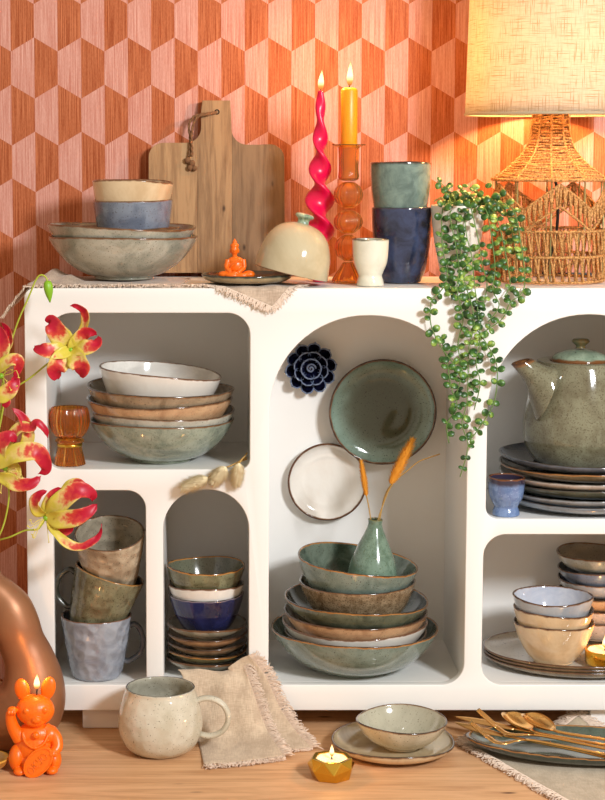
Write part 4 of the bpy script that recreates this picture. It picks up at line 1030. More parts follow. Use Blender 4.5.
# wire posts, zigzag belts, two-row basket band
pm_ = None
for k in range(10):
    th = 2*pi*k/10+0.17; m = MB(); tube(m, [(55*u*cos(th), 55*u*sin(th), lz(283)), (55*u*cos(th), 55*u*sin(th), lz(181))], 0.0015, 8); m.build('wire_post', M['wire'], lamp)
Rb = 55.5*u
def rim(mb, py, r=0.0022, n=80, dr=0): tube(mb, [((Rb+dr)*cos(2*pi*j/n), (Rb+dr)*sin(2*pi*j/n), lz(py)) for j in range(n)], r, 7, closed=True)
bd = MB()
for py in (232, 257, 281.5): rim(bd, py, 0.0024)
for (ya, yb2) in ((233, 256), (258, 281)):
    K = 92
    for k in range(K):
        t0 = 2*pi*k/K; t1 = t0+2*pi/K*(1.15 if k % 2 else -0.15)+LR.uniform(-0.02, 0.02)
        q = [((Rb+0.001*(1 if k % 2 else -1))*cos(t0+(t1-t0)*f), (Rb+0.001*(1 if k % 2 else -1))*sin(t0+(t1-t0)*f), lz(ya+(yb2-ya)*f)) for f in (0, .35, .7, 1)]
        tube(bd, q, ROPE*LR.uniform(0.75, 1.05), 6)
bd.build('woven_band', M['wicker'], lamp)
zz = MB(); NZg = 5
for k in range(NZg*2):
    a0 = 2*pi*k/(NZg*2)-pi/2; a1 = 2*pi*(k+1)/(NZg*2)-pi/2; up_ = k % 2
    ya, yb2 = ((186, 211), (211, 186))[0 if not up_ else 1]
    top = lambda f: ya+(yb2-ya)*f
    for off in (0, 21):
        tube(zz, [(Rb*cos(a0+(a1-a0)*f), Rb*sin(a0+(a1-a0)*f), lz(top(f)+off)) for f in [i/10 for i in range(11)]], 0.0022, 7)
    for i in range(13):
        f = (i+0.5)/13; f2 = min(1, max(0, f+(0.05 if i % 2 else -0.04)))
        tube(zz, [(Rb*cos(a0+(a1-a0)*f), Rb*sin(a0+(a1-a0)*f), lz(top(f))), (Rb*cos(a0+(a1-a0)*f2), Rb*sin(a0+(a1-a0)*f2), lz(top(f2)+21))], ROPE*0.95, 6)
zz.build('zigzag_belt', M['wicker'], lamp)
cd_ = MB(); tube(cd_, catmull([(0, 0, lz(120)), (0.004, 0.006, lz(160)), (0.018, 0.02, lz(200)), (0.02, 0.04, lz(240)), (0.01, Rb*0.97, lz(279)), (0.0, Rb*1.18, 0.0035), (0.05, Rb*1.25, 0.0035), (0.2, Rb*1.22, 0.0035)], 6), 0.0026, 8); cd_.build('power_cord', M['black'], lamp)
# ------------------------------------------------------------------ hanging plant
YPt = 0.085; u = 1/ppm(at(457, 240, YPt)); pxc = X(457.5, 240, YPt); pb = TOP+0.0004
plant = thing('hanging_plant', 'trailing string of round green leaves in a white pot on the cabinet top', 'plant', (pxc, YPt, pb))
hp = Z(206, YPt)-pb
prof, rd, ins_ = vessel_profile([(13*u, 0), (14*u, 0.002), (18*u, hp*0.22), (22.5*u, hp*0.5), (25.5*u, hp*0.78), (27*u, hp)], 0.003, None, 4)
m = MB(); lathe(m, prof, 56); m.build('pot', M['pot'], plant)
m = MB(); lathe(m, [(0, hp*0.86), (12*u, hp*0.87), (22.6*u, hp*0.84), (22*u, hp*0.8), (0, hp*0.8)], 40); m.build('soil', M['soil'], plant)
OFF = Vector((pxc, YPt, pb)); LR = random.Random(21)
def leaf(mb, p, n, d, r, ell=1.12):
    """round, slightly cupped fleshy leaf"""
    n = n.normalized(); d = (d-n*d.dot(n)).normalized(); b = n.cross(d); vs = []; fs = []; S = 10
    rings = [(0, 0.32), (0.55, 0.26), (0.9, 0.08), (1.0, -0.02), (0.9, -0.1), (0.5, -0.14)]
    vs.append(p+d*r+n*r*0.3)
    for (a, h) in rings[1:]:
        for j in range(S):
            t = 2*pi*j/S; vs.append(p+d*r*(1+a*cos(t)*ell)+b*r*a*sin(t)+n*r*h)
    vs.append(p+d*r-n*r*0.15)
    for j in range(S): fs.append((0, 1+j, 1+(j+1) % S))
    for k in range(len(rings)-2):
        for j in range(S): fs.append((1+k*S+j, 1+(k+1)*S+j, 1+(k+1)*S+(j+1) % S, 1+k*S+(j+1) % S))
    k = len(rings)-2
    for j in range(S): fs.append((len(vs)-1, 1+k*S+(j+1) % S, 1+k*S+j))
    mb.add(vs, fs)
def strand_(path, rl=4.3, step=9.6):
    P = catmull([at(a, b, y)-OFF for a, b, y in path], 8)
    m = MB(); tube(m, P, 0.0009, 6); s = m.build('strand', M['stem'], plant)
    lm = MB(); L = 0; nxt = 0; side = 1; total = sum(((b-a).length for a, b in zip(P, P[1:])))
    for a, b in zip(P, P[1:]):
        seg = (b-a).length
        while nxt <= L+seg:
            t = (nxt-L)/max(seg, 1e-9); p = a.lerp(b, t); tg = (b-a).normalized()
            for sd in (1, -1):
                if LR.random() < 0.14: continue
                az_ = LR.uniform(-0.9, 0.9); sdv = tg.cross(Vector((0, -1, 0))); sdv = sdv.normalized() if sdv.length > 0.1 else Vector((1, 0, 0))
                d = (sdv*sd*cos(az_)+Vector((0, -1, 0))*sin(az_)*0.8+tg*LR.uniform(-0.2, 0.45)+Vector((0, 0, 0.15))).normalized()
                n = (Vector((0, -1, 0.45))+Vector((LR.uniform(-.6, .6), LR.uniform(-.3, .3), LR.uniform(-.5, .5)))).normalized()
                r = rl*u*LR.uniform(0.72, 1.12)*(1-0.3*max(0, (nxt/total-0.8)/0.2))*0.86
                leaf(lm, p+d*r*0.15, n, d, r)
            nxt += step*u*LR.uniform(0.85, 1.2)
        L += seg
    lm.build('leaves', M['leaf'], s)
F_ = -0.014
for path in (
 [(455, 206, .085), (449, 193, .075), (442, 184, .07), (437, 181, .07)],
 [(452, 205, .075), (445, 201, .06), (442, 215, .05), (442, 240, .045), (445, 262, .035), (449, 282, .012), (452, 300, F_)],
 [(448, 262, .03), (446, 282, .01), (440, 292, -.006), (431.5, 301, F_), (430.5, 322, F_), (436, 338, F_), (443, 350, F_-.004), (453, 363, F_), (459, 374, F_)],
 [(458, 205, .075), (455, 202, .05), (457, 228, .04), (461, 256, .03), (465, 283, .0), (472, 306, F_-.006), (474, 326, F_-.01), (469, 347, F_-.006), (468, 376, F_), (467, 402, F_), (462, 424, F_), (468, 446, F_), (460, 477, F_)],
 [(478, 206, .08), (490, 208, .05), (503, 203, .04), (515, 213, .03), (521, 245, .02), (525, 278, .0), (521, 294, F_), (510, 303, F_), (503, 318, F_), (490, 328, F_), (479, 335, F_)],
 [(468, 310, F_), (478, 331, F_-.004), (488, 346, F_), (497, 367, F_), (494, 402, F_), (479, 428, F_), (470, 440, F_)],
 [(441, 338, F_), (447, 362, F_), (451, 387, F_), (457, 407, F_), (447, 424, F_), (449, 443, F_)],
 [(468, 206, .07), (470, 205, .04), (478, 238, .03), (482, 264, .02), (487, 284, -.002), (483, 303, F_), (476, 320, F_)],
 [(484, 207, .07), (494, 212, .04), (502, 236, .03), (507, 262, .02), (510, 284, -.004), (504, 297, F_)],
 [(463, 206, .07), (464, 204, .05), (466, 232, .035), (472, 258, .025), (474, 281, -.002), (478, 312, F_-.008), (480, 340, F_-.008), (476, 362, F_-.006), (480, 384, F_-.006), (474, 410, F_)],
 [(476, 207, .07), (486, 210, .035), (492, 240, .028), (495, 268, .012), (493, 290, F_), (499, 306, F_), (488, 322, F_)],
 [(458, 206, .06), (450, 214, .04), (455, 242, .035), (459, 268, .015), (457, 290, F_), (463, 318, F_), (458, 345, F_), (462, 372, F_), (455, 398, F_)],
 [(482, 204, .085), (494, 200, .07), (505, 210, .06), (512, 232, .04), (516, 255, .03)],
): strand_(path)
lm = MB()
for k in range(80):
    a, b = LR.gauss(469, 15), LR.gauss(200, 8.5)
    if not (441 < a < 503 and 184 < b < 219): continue
    p = at(a, b, LR.uniform(0.03, 0.105))-OFF; d = Vector((LR.uniform(-1, 1), LR.uniform(-1, 0.4), LR.uniform(-0.3, 1))).normalized()
    leaf(lm, p, (Vector((0, -0.8, 0.7))+Vector((LR.uniform(-.6, .6), LR.uniform(-.4, .4), LR.uniform(-.5, .5)))).normalized(), d, 4*u*LR.uniform(0.7, 1.1)*0.9)
lm.build('leaves', M['leaf'], plant)
sm = MB()
for k in range(14):
    a = LR.uniform(0, 2*pi); tube(sm, catmull([(0.3*22*u*cos(a), 0.3*22*u*sin(a), hp*0.85), (14*u*cos(a), 14*u*sin(a), hp*1.1), (24*u*cos(a+.3), 24*u*sin(a+.3), hp*1.06)], 5), 0.0009, 6)
sm.build('crown_stems', M['stem'], plant)
# ------------------------------------------------------------------ bud vase with dried grass
YV = 0.094; u = 1/ppm(at(372, 550, YV)); xv = X(371.2, 575, YV); bz = vb+0.0105
hv = Z(519.5, YV)-bz; hh = lambda py: (577.5-py)/(577.5-519.5)*hv
vessel('bud_vase', 'small celadon green bud vase standing in the top bowl of the large arch', 'vase', G['vasegreen'], (xv, YV, bz),
       [(17*u, 0), (20*u, 0.001), (24.3*u, hh(571)), (25.6*u, hh(565)), (24.3*u, hh(556)), (21.4*u, hh(548)), (17*u, hh(540)), (11.2*u, hh(531)), (8*u, hh(525.5)), (7*u, hh(522.5)), (7.4*u, hh(519.5))], 0.0025, 48, (0, rad(2.6), 0), n=5)
def fuzzy(mb, a, b, r, n, seed, hl=0.5, seg=16, shape=0.5):
    """soft seed head between two points: a spindle core plus fine bristles"""
    R = random.Random(seed); a = Vector(a); b = Vector(b); d = (b-a); L = d.length; d = d.normalized()
    s = d.cross(Vector((0, 1, 0.2))).normalized(); t = d.cross(s)
    pr = lambda f: r*(max(0.0, sin(pi*min(1, max(0, f))**0.8))**shape)
    pts = [a+d*L*(0.02+0.96*i/10) for i in range(11)]; tube(mb, pts, [max(pr(0.03+0.94*i/10)*0.72, 0.0003) for i in range(11)], seg)
    for k in range(n):
        f = R.random(); an = R.uniform(0, 2*pi); o = s*cos(an)+t*sin(an); p = a+d*L*f+o*pr(f)*0.75
        e = p+(o*R.uniform(0.5, 1.0)+d*R.uniform(0.5, 1.3)).normalized()*r*hl*R.uniform(0.7, 1.7)
        w = d.cross(o)*0.0005
        mb.add([p+w*1.6, p-w*1.6, p+o.cross(w).normalized()*0.0003, e], [(0, 1, 3), (1, 2, 3), (2, 0, 3)])
Yh = YV-0.002
def grassstem(label, stem, head, r, n, mat, seed, grp, Y=Yh, hl=0.7):
    o = at(*stem[0]); t = thing('dried_grass_stem', label, 'dried grass', o, group=grp)
    m = MB(); P = catmull([at(*p)-o for p in stem], 6); tube(m, P, 0.0011, 7); m.build('stem', M['straw'], t)
    if head:
        m = MB(); fuzzy(m, at(*head[0])-o, at(*head[1])-o, r, n, seed, hl); m.build('seed_head', mat, t)
    return t
gg = 'dried grass stems in the bud vase'
grassstem('dried stem with slim ochre seed head leaning left in the bud vase', [(373, 560, Yh), (371.5, 530, Yh), (370.5, 518, Yh), (368, 503, Yh-.003), (366, 494, Yh-.004)], ((366.5, 496, Yh-.004), (361, 461, Yh-.006)), 0.0052, 700, M['grass'], 1, gg)
grassstem('dried stem with broad ochre seed head leaning right in the bud vase', [(374, 560, Yh+.002), (376.5, 530, Yh+.002), (378.5, 518, Yh+.002), (384, 502, Yh), (389, 490, Yh-.002), (393, 484, Yh-.004)], ((390.5, 484, Yh-.004), (412.5, 440, Yh-.012)), 0.0088, 1100, M['grass'], 2, gg)
grassstem('bare bent dried twig reaching right out of the bud vase', [(375.5, 560, Yh+.004), (377.5, 535, Yh+.004), (380, 518, Yh+.005), (386, 493, Yh+.006), (397, 479, Yh+.004), (407, 471, Yh+.002), (418, 462, Yh), (428, 458, Yh), (440, 454, Yh)], None, 0, 0, None, 3, gg)
# ---- bunny tail grass over the shelf edge of the upper left compartment
gb2 = 'bunny tail grass lying over the shelf edge'
for lb, stem, head, r, sd in (
 ('fluffy cream grass head pointing left over the shelf edge of the upper left compartment', [(247, 459, .03), (232, 465, .006), (218, 471, -.008), (206, 479, -.014)], ((208, 478, -.014), (184, 488, -.02)), 0.0098, 4),
 ('fluffy cream grass head in the middle of the three over the shelf edge', [(247, 457, .034), (238, 462, .01), (228, 467, -.006)], ((226, 467, -.008), (214, 482, -.016)), 0.0105, 5),
 ('fluffy cream grass head hanging down at the right corner of the upper left compartment', [(247, 453, .036), (245, 456, .012), (241, 460, -.004), (239, 464, -.009)], ((239, 463, -.009), (236.5, 484, -.013)), 0.0088, 6)):
    grassstem(lb, stem, head, r, 1500, M['grasspale'], sd, gb2, hl=0.85)
# ---- amber glass tealight cup in the upper left compartment
YA = 0.046; u = 1/ppm(at(68, 440, YA)); ax = X(69.6, 440, YA); ba = Z1+0.0004
ag = thing('glass_tealight_holder', 'ribbed amber glass goblet-shaped tealight holder beside the stacked bowls', 'tealight holder', (ax, YA, ba))
hz = lambda py: (470.5-py)*u
def hollow2(name, pts, t, rib, mat, seg=120):
    m = MB(); c = catmull([Vector((a*u, hz(b))) for a, b in pts], 5); nn = []
    for i in range(len(c)):
        d = c[min(i+1, len(c)-1)]-c[max(i-1, 0)]; nn.append(Vector((-d.y, d.x)).normalized())
    inn = [p+n*t*u for p, n in zip(c, nn)]; pr = [(max(p.x, 0.0004), p.y) for p in c]+[(max(p.x, 0.0004), p.y) for p in reversed(inn)]; pr.append(pr[0])
    lathe(m, pr, seg, rib=rib); return m.build(name, M[mat], ag)
hollow2('foot', [(15.2, 470.4), (14.2, 465), (12.5, 458), (11.5, 452)], 2.0, ribs(30, 0.05), 'amber2')
hollow2('cup', [(8, 444), (13, 442.5), (17.4, 436), (19.6, 428), (19.5, 421), (18, 415), (17.2, 413)], 2.0, ribs(26, 0.045), 'amber2')
m = MB(); tube(m, [(12.3*u*cos(2*pi*j/48), 12.3*u*sin(2*pi*j/48), hz(446.5)) for j in range(48)], 2.2*u, 10, closed=True); m.build('collar', M['amber2'], ag)
m = MB(); lathe(m, [(0, hz(452)), (12.6*u, hz(452)), (12.9*u, hz(450.5)), (12.6*u, hz(448.6)), (0, hz(448.6))], 48); m.build('gold_band', M['goldf'], ag)
# ---- tealights
def tealight_flame(parent, z, rc, fh, fr):
    m = MB(); lathe(m, [(0, z-0.010), (rc, z-0.010), (rc, z-0.0012), (rc*0.96, z), (rc*0.86, z-0.0016), (0, z-0.0019)], 40); m.build('tealight', M['waxwhite'], parent)
    wick(parent, (0, 0, z-0.002), 0.0065, 0.0008, 0.15); flame(parent, (0.0003, 0, z+0.002), fh, fr, 0.0)
YT = 0.05; u = 1/ppm(at(600, 665, YT)); tx_ = X(604.5, 665, YT); 
t1 = thing('brass_tealight', 'burning tealight in a round brass holder on the platter beside the front bowls', 'tealight', (tx_, YT, pf+0.0032))
m = MB(); hT = 15.5*u; lathe(m, [(0, 0), (16*u, 0), (19.4*u, 0.003), (19.6*u, hT-0.001), (19.2*u, hT), (18*u, hT), (17.6*u, hT-0.002), (17.6*u, 0.003), (0, 0.003)], 48); m.build('holder', M['goldf'], t1)
tealight_flame(t1, hT-0.0003, 17.2*u, 14*u, 2.9*u)
c_ = atz(331.5, 777, 0); u = 1/ppm(c_); t2 = thing('gold_tealight', 'burning tealight in a faceted gold holder on the table', 'tealight', (c_.x, c_.y, 0.0004))
mb = bmesh.new(); FR = random.Random(5); hT = 21*u; n = 7; lo = []; mi = []; hi = []; ri = []; rb_ = []
for k in range(n):
    a = 2*pi*k/n+0.25; lo.append(mb.verts.new((19.5*u*cos(a+0.15), 19.5*u*sin(a+0.15), 0))); mi.append(mb.verts.new((24.5*u*cos(a+FR.uniform(-.1, .1)), 23.5*u*sin(a), hT*FR.uniform(.42, .62))))
    hi.append(mb.verts.new((20.5*u*cos(a+0.4), 20*u*sin(a+0.4), hT*FR.uniform(.95, 1.0))))
    ri.append(mb.verts.new((16.4*u*cos(a+0.4), 16.4*u*sin(a+0.4), hT*0.96))); rb_.append(mb.verts.new((16.4*u*cos(a+0.4), 16.4*u*sin(a+0.4), hT*0.3)))
for k in range(n):
    j = (k+1) % n
    mb.faces.new((lo[k], lo[j], mi[j])); mb.faces.new((lo[k], mi[j], mi[k])); mb.faces.new((mi[k], mi[j], hi[k])); mb.faces.new((mi[j], hi[j], hi[k]))
    mb.faces.new((hi[k], hi[j], ri[j], ri[k])); mb.faces.new((ri[k], ri[j], rb_[j], rb_[k]))
mb.faces.new(list(reversed(lo))); mb.faces.new(rb_)
me = bpy.data.meshes.new('holder'); mb.to_mesh(me); mb.free(); me.materials.append(M['goldf']); o = bpy.data.objects.new('holder', me); COL.objects.link(o); o.parent = t2; bevel(o, 0.0007, 2, 8)
tealight_flame(t2, hT*0.93, 15.6*u, 13*u, 2.4*u)
# ---- gold rimmed dish at the left edge
c_ = atz(-12, 769, 0); u = 1/ppm(c_)
vessel('glass_dish', 'small amber dish with gold rim at the far left beside the cat candle', 'dish', glaze('amber_lustre', (196, 140, 60), (150, 100, 40), (206, 160, 90), (210, 160, 60), 0.003, 0.1, 20, 0, amber=(220, 170, 80)), (c_.x, c_.y, 0.0004), [(10*u, 0), (13*u, 0.001), (19*u, 0.008), (21.5*u, 0.017)], 0.003, 48)
# ------------------------------------------------------------------ cat candle
c_ = atz(36, 770, 0); Yc = c_.y; u = 1/ppm((c_.x, Yc, 0.03)); cat = thing('cat_candle', 'orange cat-shaped candle with raised paw burning beside the brown vase', 'candle', (c_.x, Yc, 0.0012))
mb = MB(); P_ = lambda px, py, y=0: Vector(((px-36)*u, y*u, (773-py)*u*1.0))
def El(px, py, y, rx, ry, rz, rot=None): ellipsoid(mb, P_(px, py, y), (rx*u, ry*u, rz*u), rot, 28, 18)
def Tb(pts, rs): 
    q = catmull([P_(*p) for p in pts], 5); k = len(q); rr = [rs[0]+(rs[1]-rs[0])*i/(k-1) for i in range(k)]; tube(mb, q, [r*u for r in rr], 16)
El(36, 711.5, -1, 19.4, 15.8, 15.8)                                  # head
El(36.5, 720, -9, 10, 7, 6.5)                                         # cheeks
El(38.5, 717, -14.6, 5.2, 4.6, 4.2); El(38.8, 714.6, -17.6, 1.9, 1.4, 1.3)  # muzzle, nose
El(28.5, 708.5, -14.6, 2.9, 2.2, 2.9); El(46.8, 708, -13.8, 2.9, 2.2, 2.9)  # eyes
El(23, 691.5, 1, 7.6, 4.4, 11.5, Euler((0, rad(-12), 0))); El(49, 690, 1, 7.4, 4.4, 12, Euler((0, rad(13), 0)))   # ears
El(36, 750, 1, 20.5, 16.5, 23); El(35.5, 737, 0, 18.5, 13.5, 13); El(36, 762, 1, 21, 17, 12)
El(18, 760, -3, 8.8, 12, 14); El(55, 762, -3, 7, 11, 11)              # haunches
El(21.5, 770, -13, 6.6, 8, 4.4); El(53, 769.5, -12, 6.2, 7, 4.2)      # feet
Tb([(21, 741, -3), (15, 730, -4), (12.4, 720, -6), (12.3, 712, -8)], (7.4, 4.6)); El(14.3, 709, -10, 5.2, 4.4, 3.8)
for k in range(3): El(11.3+k*2.8, 710.5, -13.6, 1.6, 1.8, 2.3)
El(50, 737, -1, 9.5, 10, 10); Tb([(45, 731, -1), (55.5, 737.5, -4), (58.5, 746, -9), (56, 750, -13)], (7.2, 5)); El(55.2, 750.5, -15, 5, 4, 4.2)
for k in range(3): El(52.6+k*2.5, 751.5, -18.4, 1.5, 1.6, 2.6)
El(38, 733, -15, 3.7, 3.6, 3.8)                                       # bell
tube(mb, catmull([P_(24, 732, -9), P_(27, 740, -14), P_(36, 745.5, -16.4), P_(45, 742, -14.5), P_(49.5, 734, -10)], 6), 1.3*u, 10)   # bib edge
for k in range(9):
    t = k/8; q = P_(25.5+t*23, 740+5.5*sin(pi*t), -10.5-6*sin(pi*t)); ellipsoid(mb, q, (1.9*u, 1.4*u, 1.7*u))
mb.v = [(x, y, max(z, 0.0)) for x, y, z in mb.v]
fused('body', mb, M['catwax'], 0.00062, cat, smooth=6)
# coin held in front
cm = MB(); lathe(cm, [(0, -1.6*u), (1, -1.6*u), (1, 0.6*u), (0.97, 1.3*u), (0.88, 1.4*u), (0.84, 0.5*u), (0, 0.4*u)], 56)
cm.v = [(x*18*u, y*11.5*u, z) for x, y, z in cm.v]
coin = cm.build('coin', M['catwax'], cat, P_(40.4, 758.9, -19.5), smooth=True, angle=40)
# face the viewer, long axis rising to the right, top leaning back on the belly
coin.rotation_euler = (Matrix.Rotation(rad(-8), 3, 'X')@Matrix.Rotation(rad(90), 3, 'X')@Matrix.Rotation(rad(47), 3, 'Z')).to_euler()
em = MB(); z_ = 0.7*u
def stroke(pts): tube(em, [(a*u, b*u, z_) for a, b in pts], 0.55*u, 6)
stroke([(-10.5+2.6*cos(t*pi/8), -0.3+3.3*sin(t*pi/8)) for t in range(17)])
stroke([(-6, -3.8), (-6, 3.8)]); stroke([(-6, 0.2), (-2.2, 3.6)]); stroke([(-5.4, 0.6), (-2, -3.6)])
stroke([(0, 3.8), (0.4, 0.6), (2, -0.2), (3.6, 0.8)]); stroke([(3.8, 3.8), (3.6, 0), (2.4, -3.4), (0.6, -3.2)])
stroke([(10+2.6*cos(t*pi/8)-2.2, -0.2+3.3*sin(t*pi/8)) for t in range(17)])
em.build('lettering', M['catwax'], coin)
wick(cat, P_(37.6, 697.2, -1), 8*u, 0.0011, 0.08); flame(cat, P_(37.8, 690.5, -1), 16*u, 3.2*u, 0.03)
# ------------------------------------------------------------------ brown vase with a hole
Yv = -0.07; u = 1/ppm(at(20, 680, Yv)); vx = X(-12, 680, Yv); vz0 = 0.0
vase = None; mb = MB(); base_y = 752.5
Q = lambda px, py: Vector(((px+12)*u, 0, (base_y-py)*u))
def Rt(pts):
    q = catmull([Vector((*Q(a, b), r)) if False else Vector((Q(a, b).x, Q(a, b).z, r*u)) for a, b, r in pts], 6)
    for p in q: pass
    tube(mb, [(p.x, 0, p.y) for p in q], [p.z for p in q], 28)
for sgn in (1, -1):
    X_ = lambda px: -12+sgn*(px+12)
    Rt([(-12, 588, 17), (X_(0), 597, 19), (X_(10), 611, 23), (X_(16), 628, 24.5), (X_(22), 645, 23.5), (X_(29), 662, 25.5), (X_(33), 682, 30), (X_(31.5), 701, 34.5), (X_(24), 716, 36.5), (X_(8), 722, 34), (-12, 725, 31)])
Rt([(-12, 548, 12.5), (-12, 560, 12), (-12, 572, 13.5), (-12, 584, 18), (-12, 598, 22)])
mb.v = [(x, y, max(z, 0.0)) for x, y, z in mb.v]
vs_ = fused('hole_vase', mb, M['vasebrown'], 0.0022, None, (vx, Yv, 0.0012), smooth=14)
cy_ = MB(); lathe(cy_, [(0, Q(0, 595).z), (8.2*u, Q(0, 594).z), (8.6*u, Q(0, 540).z), (0, Q(0, 540).z)], 40); cyo = cy_.build('t', M['vasebrown'], None, (vx, Yv, 0.0012))
bo_ = vs_.modifiers.new('mouth', 'BOOLEAN'); bo_.operation = 'DIFFERENCE'; bo_.object = cyo; bo_.solver = 'EXACT'
dg = bpy.context.evaluated_depsgraph_get(); me = bpy.data.meshes.new_from_object(vs_.evaluated_get(dg)); vs_.modifiers.clear(); vs_.data = me; bpy.data.objects.remove(cyo); me.name = 'hole_vase'
tag(vs_, 'brown bronze-toned vase with a hole through its middle at the left edge', 'vase')
# ------------------------------------------------------------------ flame lilies
PR = random.Random(8)
def petal(parent, o, path, w, seed=0, cup=0.25, tilt=0.0, ruf=0.10, name='petal'):
    """path: (px,py,Y) along the petal; w: half width in px at its widest; tilt turns the blade about its own line"""
    P = catmull([at(*p)-o for p in path], 8); n = len(P); R = random.Random(seed); ph = R.uniform(0, 6)
    NV = 9; vs = []; fs = []; pl = []; pw = []
    L = [0]
    for a, b in zip(P, P[1:]): L.append(L[-1]+(b-a).length)
    uu = 1/ppm(P[0]+o)
    for i in range(n):
        s_ = L[i]/L[-1]; t = (P[min(i+1, n-1)]-P[max(i-1, 0)]).normalized()
        nv = Vector((0, -1, 0.15)); sd = t.cross(nv); sd = sd.normalized() if sd.length > 0.25 else (sd+Vector((0.3, 0, 0.3))).normalized()
        tw = tilt if not callable(tilt) else tilt(s_); nn = sd.cross(t).normalized(); sd2 = sd*cos(tw)+nn*sin(tw); nn2 = sd2.cross(t).normalized()
        ww = w*uu*(0.16+0.84*sin(pi*min(1, s_**0.8*0.93+0.06))**0.85)*(1 if s_ < 0.93 else max(0.08, (1-s_)/0.07))
        for j in range(NV):
            q = j/(NV-1)*2-1; rf = ruf*w*uu*q*q*sin(s_*17+ph+(1.4 if q > 0 else 0))
            vs.append(P[i]+sd2*(q*ww)+nn2*(cup*ww*q*q+rf)); pl.append(s_); pw.append(q)
    for i in range(n-1):
        for j in range(NV-1): a = i*NV+j; fs.append((a, a+NV, a+NV+1, a+1))
    m = MB(); m.add(vs, fs, 0, {'pl': pl, 'pw': pw}); ob = m.build(name, M['petal'], parent)
    s = ob.modifiers.new('t', 'SOLIDIFY'); s.thickness = 0.0006; s.offset = 0; return ob
def lily(label, stem, petals, centre, stamens=6, sdir=None, seed=1, srad=0.0014):
    o = at(*stem[0]); t = thing('flame_lily', label, 'flower', o, group='flame lilies in the brown vase')
    m = MB(); P = catmull([at(*p)-o for p in stem], 8); tube(m, P, srad, 8); m.build('stem', M['lilystem'], t)
    for k, p in enumerate(petals):
        pts, w = p[0], p[1]; kw = p[2] if len(p) > 2 else {}
        petal(t, o, pts, w, seed*17+k, **kw)
    if centre:
        c = at(*centre)-o; uu = 1/ppm(c+o); m = MB(); ellipsoid(m, c, (3.0*uu, 3.0*uu, 3.0*uu)); m.build('ovary', M['bud'], t)
        R = random.Random(seed)
        for k in range(stamens):
            m = MB(); a = (sdir or 0)+R.uniform(-1.1, 1.1); d = Vector((cos(a), -0.6+R.uniform(-.3, .3), sin(a))).normalized(); L = 21*uu*R.uniform(0.7, 1.1)
            pts = catmull([c, c+d*L*0.5, c+d*L*0.85+Vector((0, -L*0.1, L*R.uniform(-.25, .15))), c+d*L+Vector((0, -L*0.1, L*R.uniform(-.3, .25)))], 4)
            tube(m, pts, 0.00055, 6); e = pts[-1]; ellipsoid(m, e, (0.0022, 0.0009, 0.0009), Euler((0, R.uniform(-1, 1), R.uniform(-1, 1))), 10, 6); m.build('stamen', M['stamen'], t)
    return t
a = -0.085
mouth = [(-8, 588, Yv-.004), (-7, 552, Yv-.004)]
lily('open flame lily with spread red and yellow petals in front of the upper left compartment',
 mouth+[(-6, 480, a), (2, 405, a), (14, 389, a), (30, 378, a), (50, 362, a), (70, 350, a)],
 [([(71, 350, a-.006), (62, 338, a-.014), (55, 328, a-.02), (51, 321, a-.014), (49, 323, a-.004)], 11.4, dict(tilt=0.2)),
  ([(71, 350, a-.006), (60, 351.5, a-.018), (48, 351, a-.026), (39, 349, a-.024), (34.5, 346, a-.014)], 9.0, dict(tilt=-0.35)),
  ([(71, 350, a-.006), (64, 357, a-.018), (58, 364, a-.026), (55, 372, a-.022), (58, 379, a-.01)], 10.8, dict(tilt=0.3)),
  ([(71, 350, a-.008), (75, 356, a-.020), (79, 363, a-.028), (82, 369, a-.024), (80, 377, a-.012)], 10.2, dict(tilt=-0.2)),
  ([(71, 350, a-.006), (80, 349, a-.016), (90, 347, a-.022), (97, 343, a-.016), (98, 336, a-.004)], 8.2, dict(tilt=0.35)),
  ([(71, 350, a-.006), (77, 341, a-.012), (83, 334, a-.016), (90, 332, a-.02), (97, 335, a-.016)], 7.8, dict(tilt=-0.4)),
  ([(77, 341, a-.002), (83, 330, a-.004), (86, 320, a-.006), (84, 311, a-.012), (77, 306, a-.018), (70, 306, a-.016)], 5.5, dict(tilt=0.6))], (71, 350, a-.006), 5, -1.5, 1)
b = -0.1
lily('flame lily with long cream and pink petals in front of the mug compartment',
 [(-8.5, 588, Yv+.005), (-8, 550, Yv+.005), (-2, 541, b+.015), (10, 537, b), (25, 530.5, b), (38, 529, b), (45, 519, b)],
 [([(46, 518, b), (55, 508, b-.012), (67, 497, b-.02), (80, 490, b-.02), (92, 494, b-.012), (92, 501, b-.004)], 10.3, dict(tilt=0.25)),
  ([(46, 518, b-.004), (60, 519, b-.018), (75, 517, b-.026), (88, 512, b-.024), (97, 504, b-.014)], 9.6, dict(tilt=-0.25)),
  ([(48, 522, b-.004), (55, 532, b-.014), (66, 543, b-.02), (82, 547, b-.02), (94, 541, b-.016), (100, 533, b-.012), (102, 524, b-.008)], 5.0, dict(tilt=0.5, ruf=0.3)),
  ([(45, 515, b-.002), (38, 511, b-.008), (35, 503, b-.012), (39, 495, b-.012), (47, 491, b-.006)], 7.0, dict(tilt=0.6)),
  ([(46, 515, b), (50, 504, b-.006), (55, 494, b-.01), (62, 488, b-.008)], 7.8, dict(tilt=0.1)),
  ([(62, 494, b+.008), (70, 487, b+.006), (78, 484, b+.004), (88, 490, b+.006)], 6.6, dict(tilt=0.2)),
  ([(49, 522, b+.004), (57, 528, b+.002), (66, 530, b), (74, 527, b)], 7.8, dict(tilt=0.2))], (46, 518, b-.002), 7, -1.9, 2)
c = -0.105
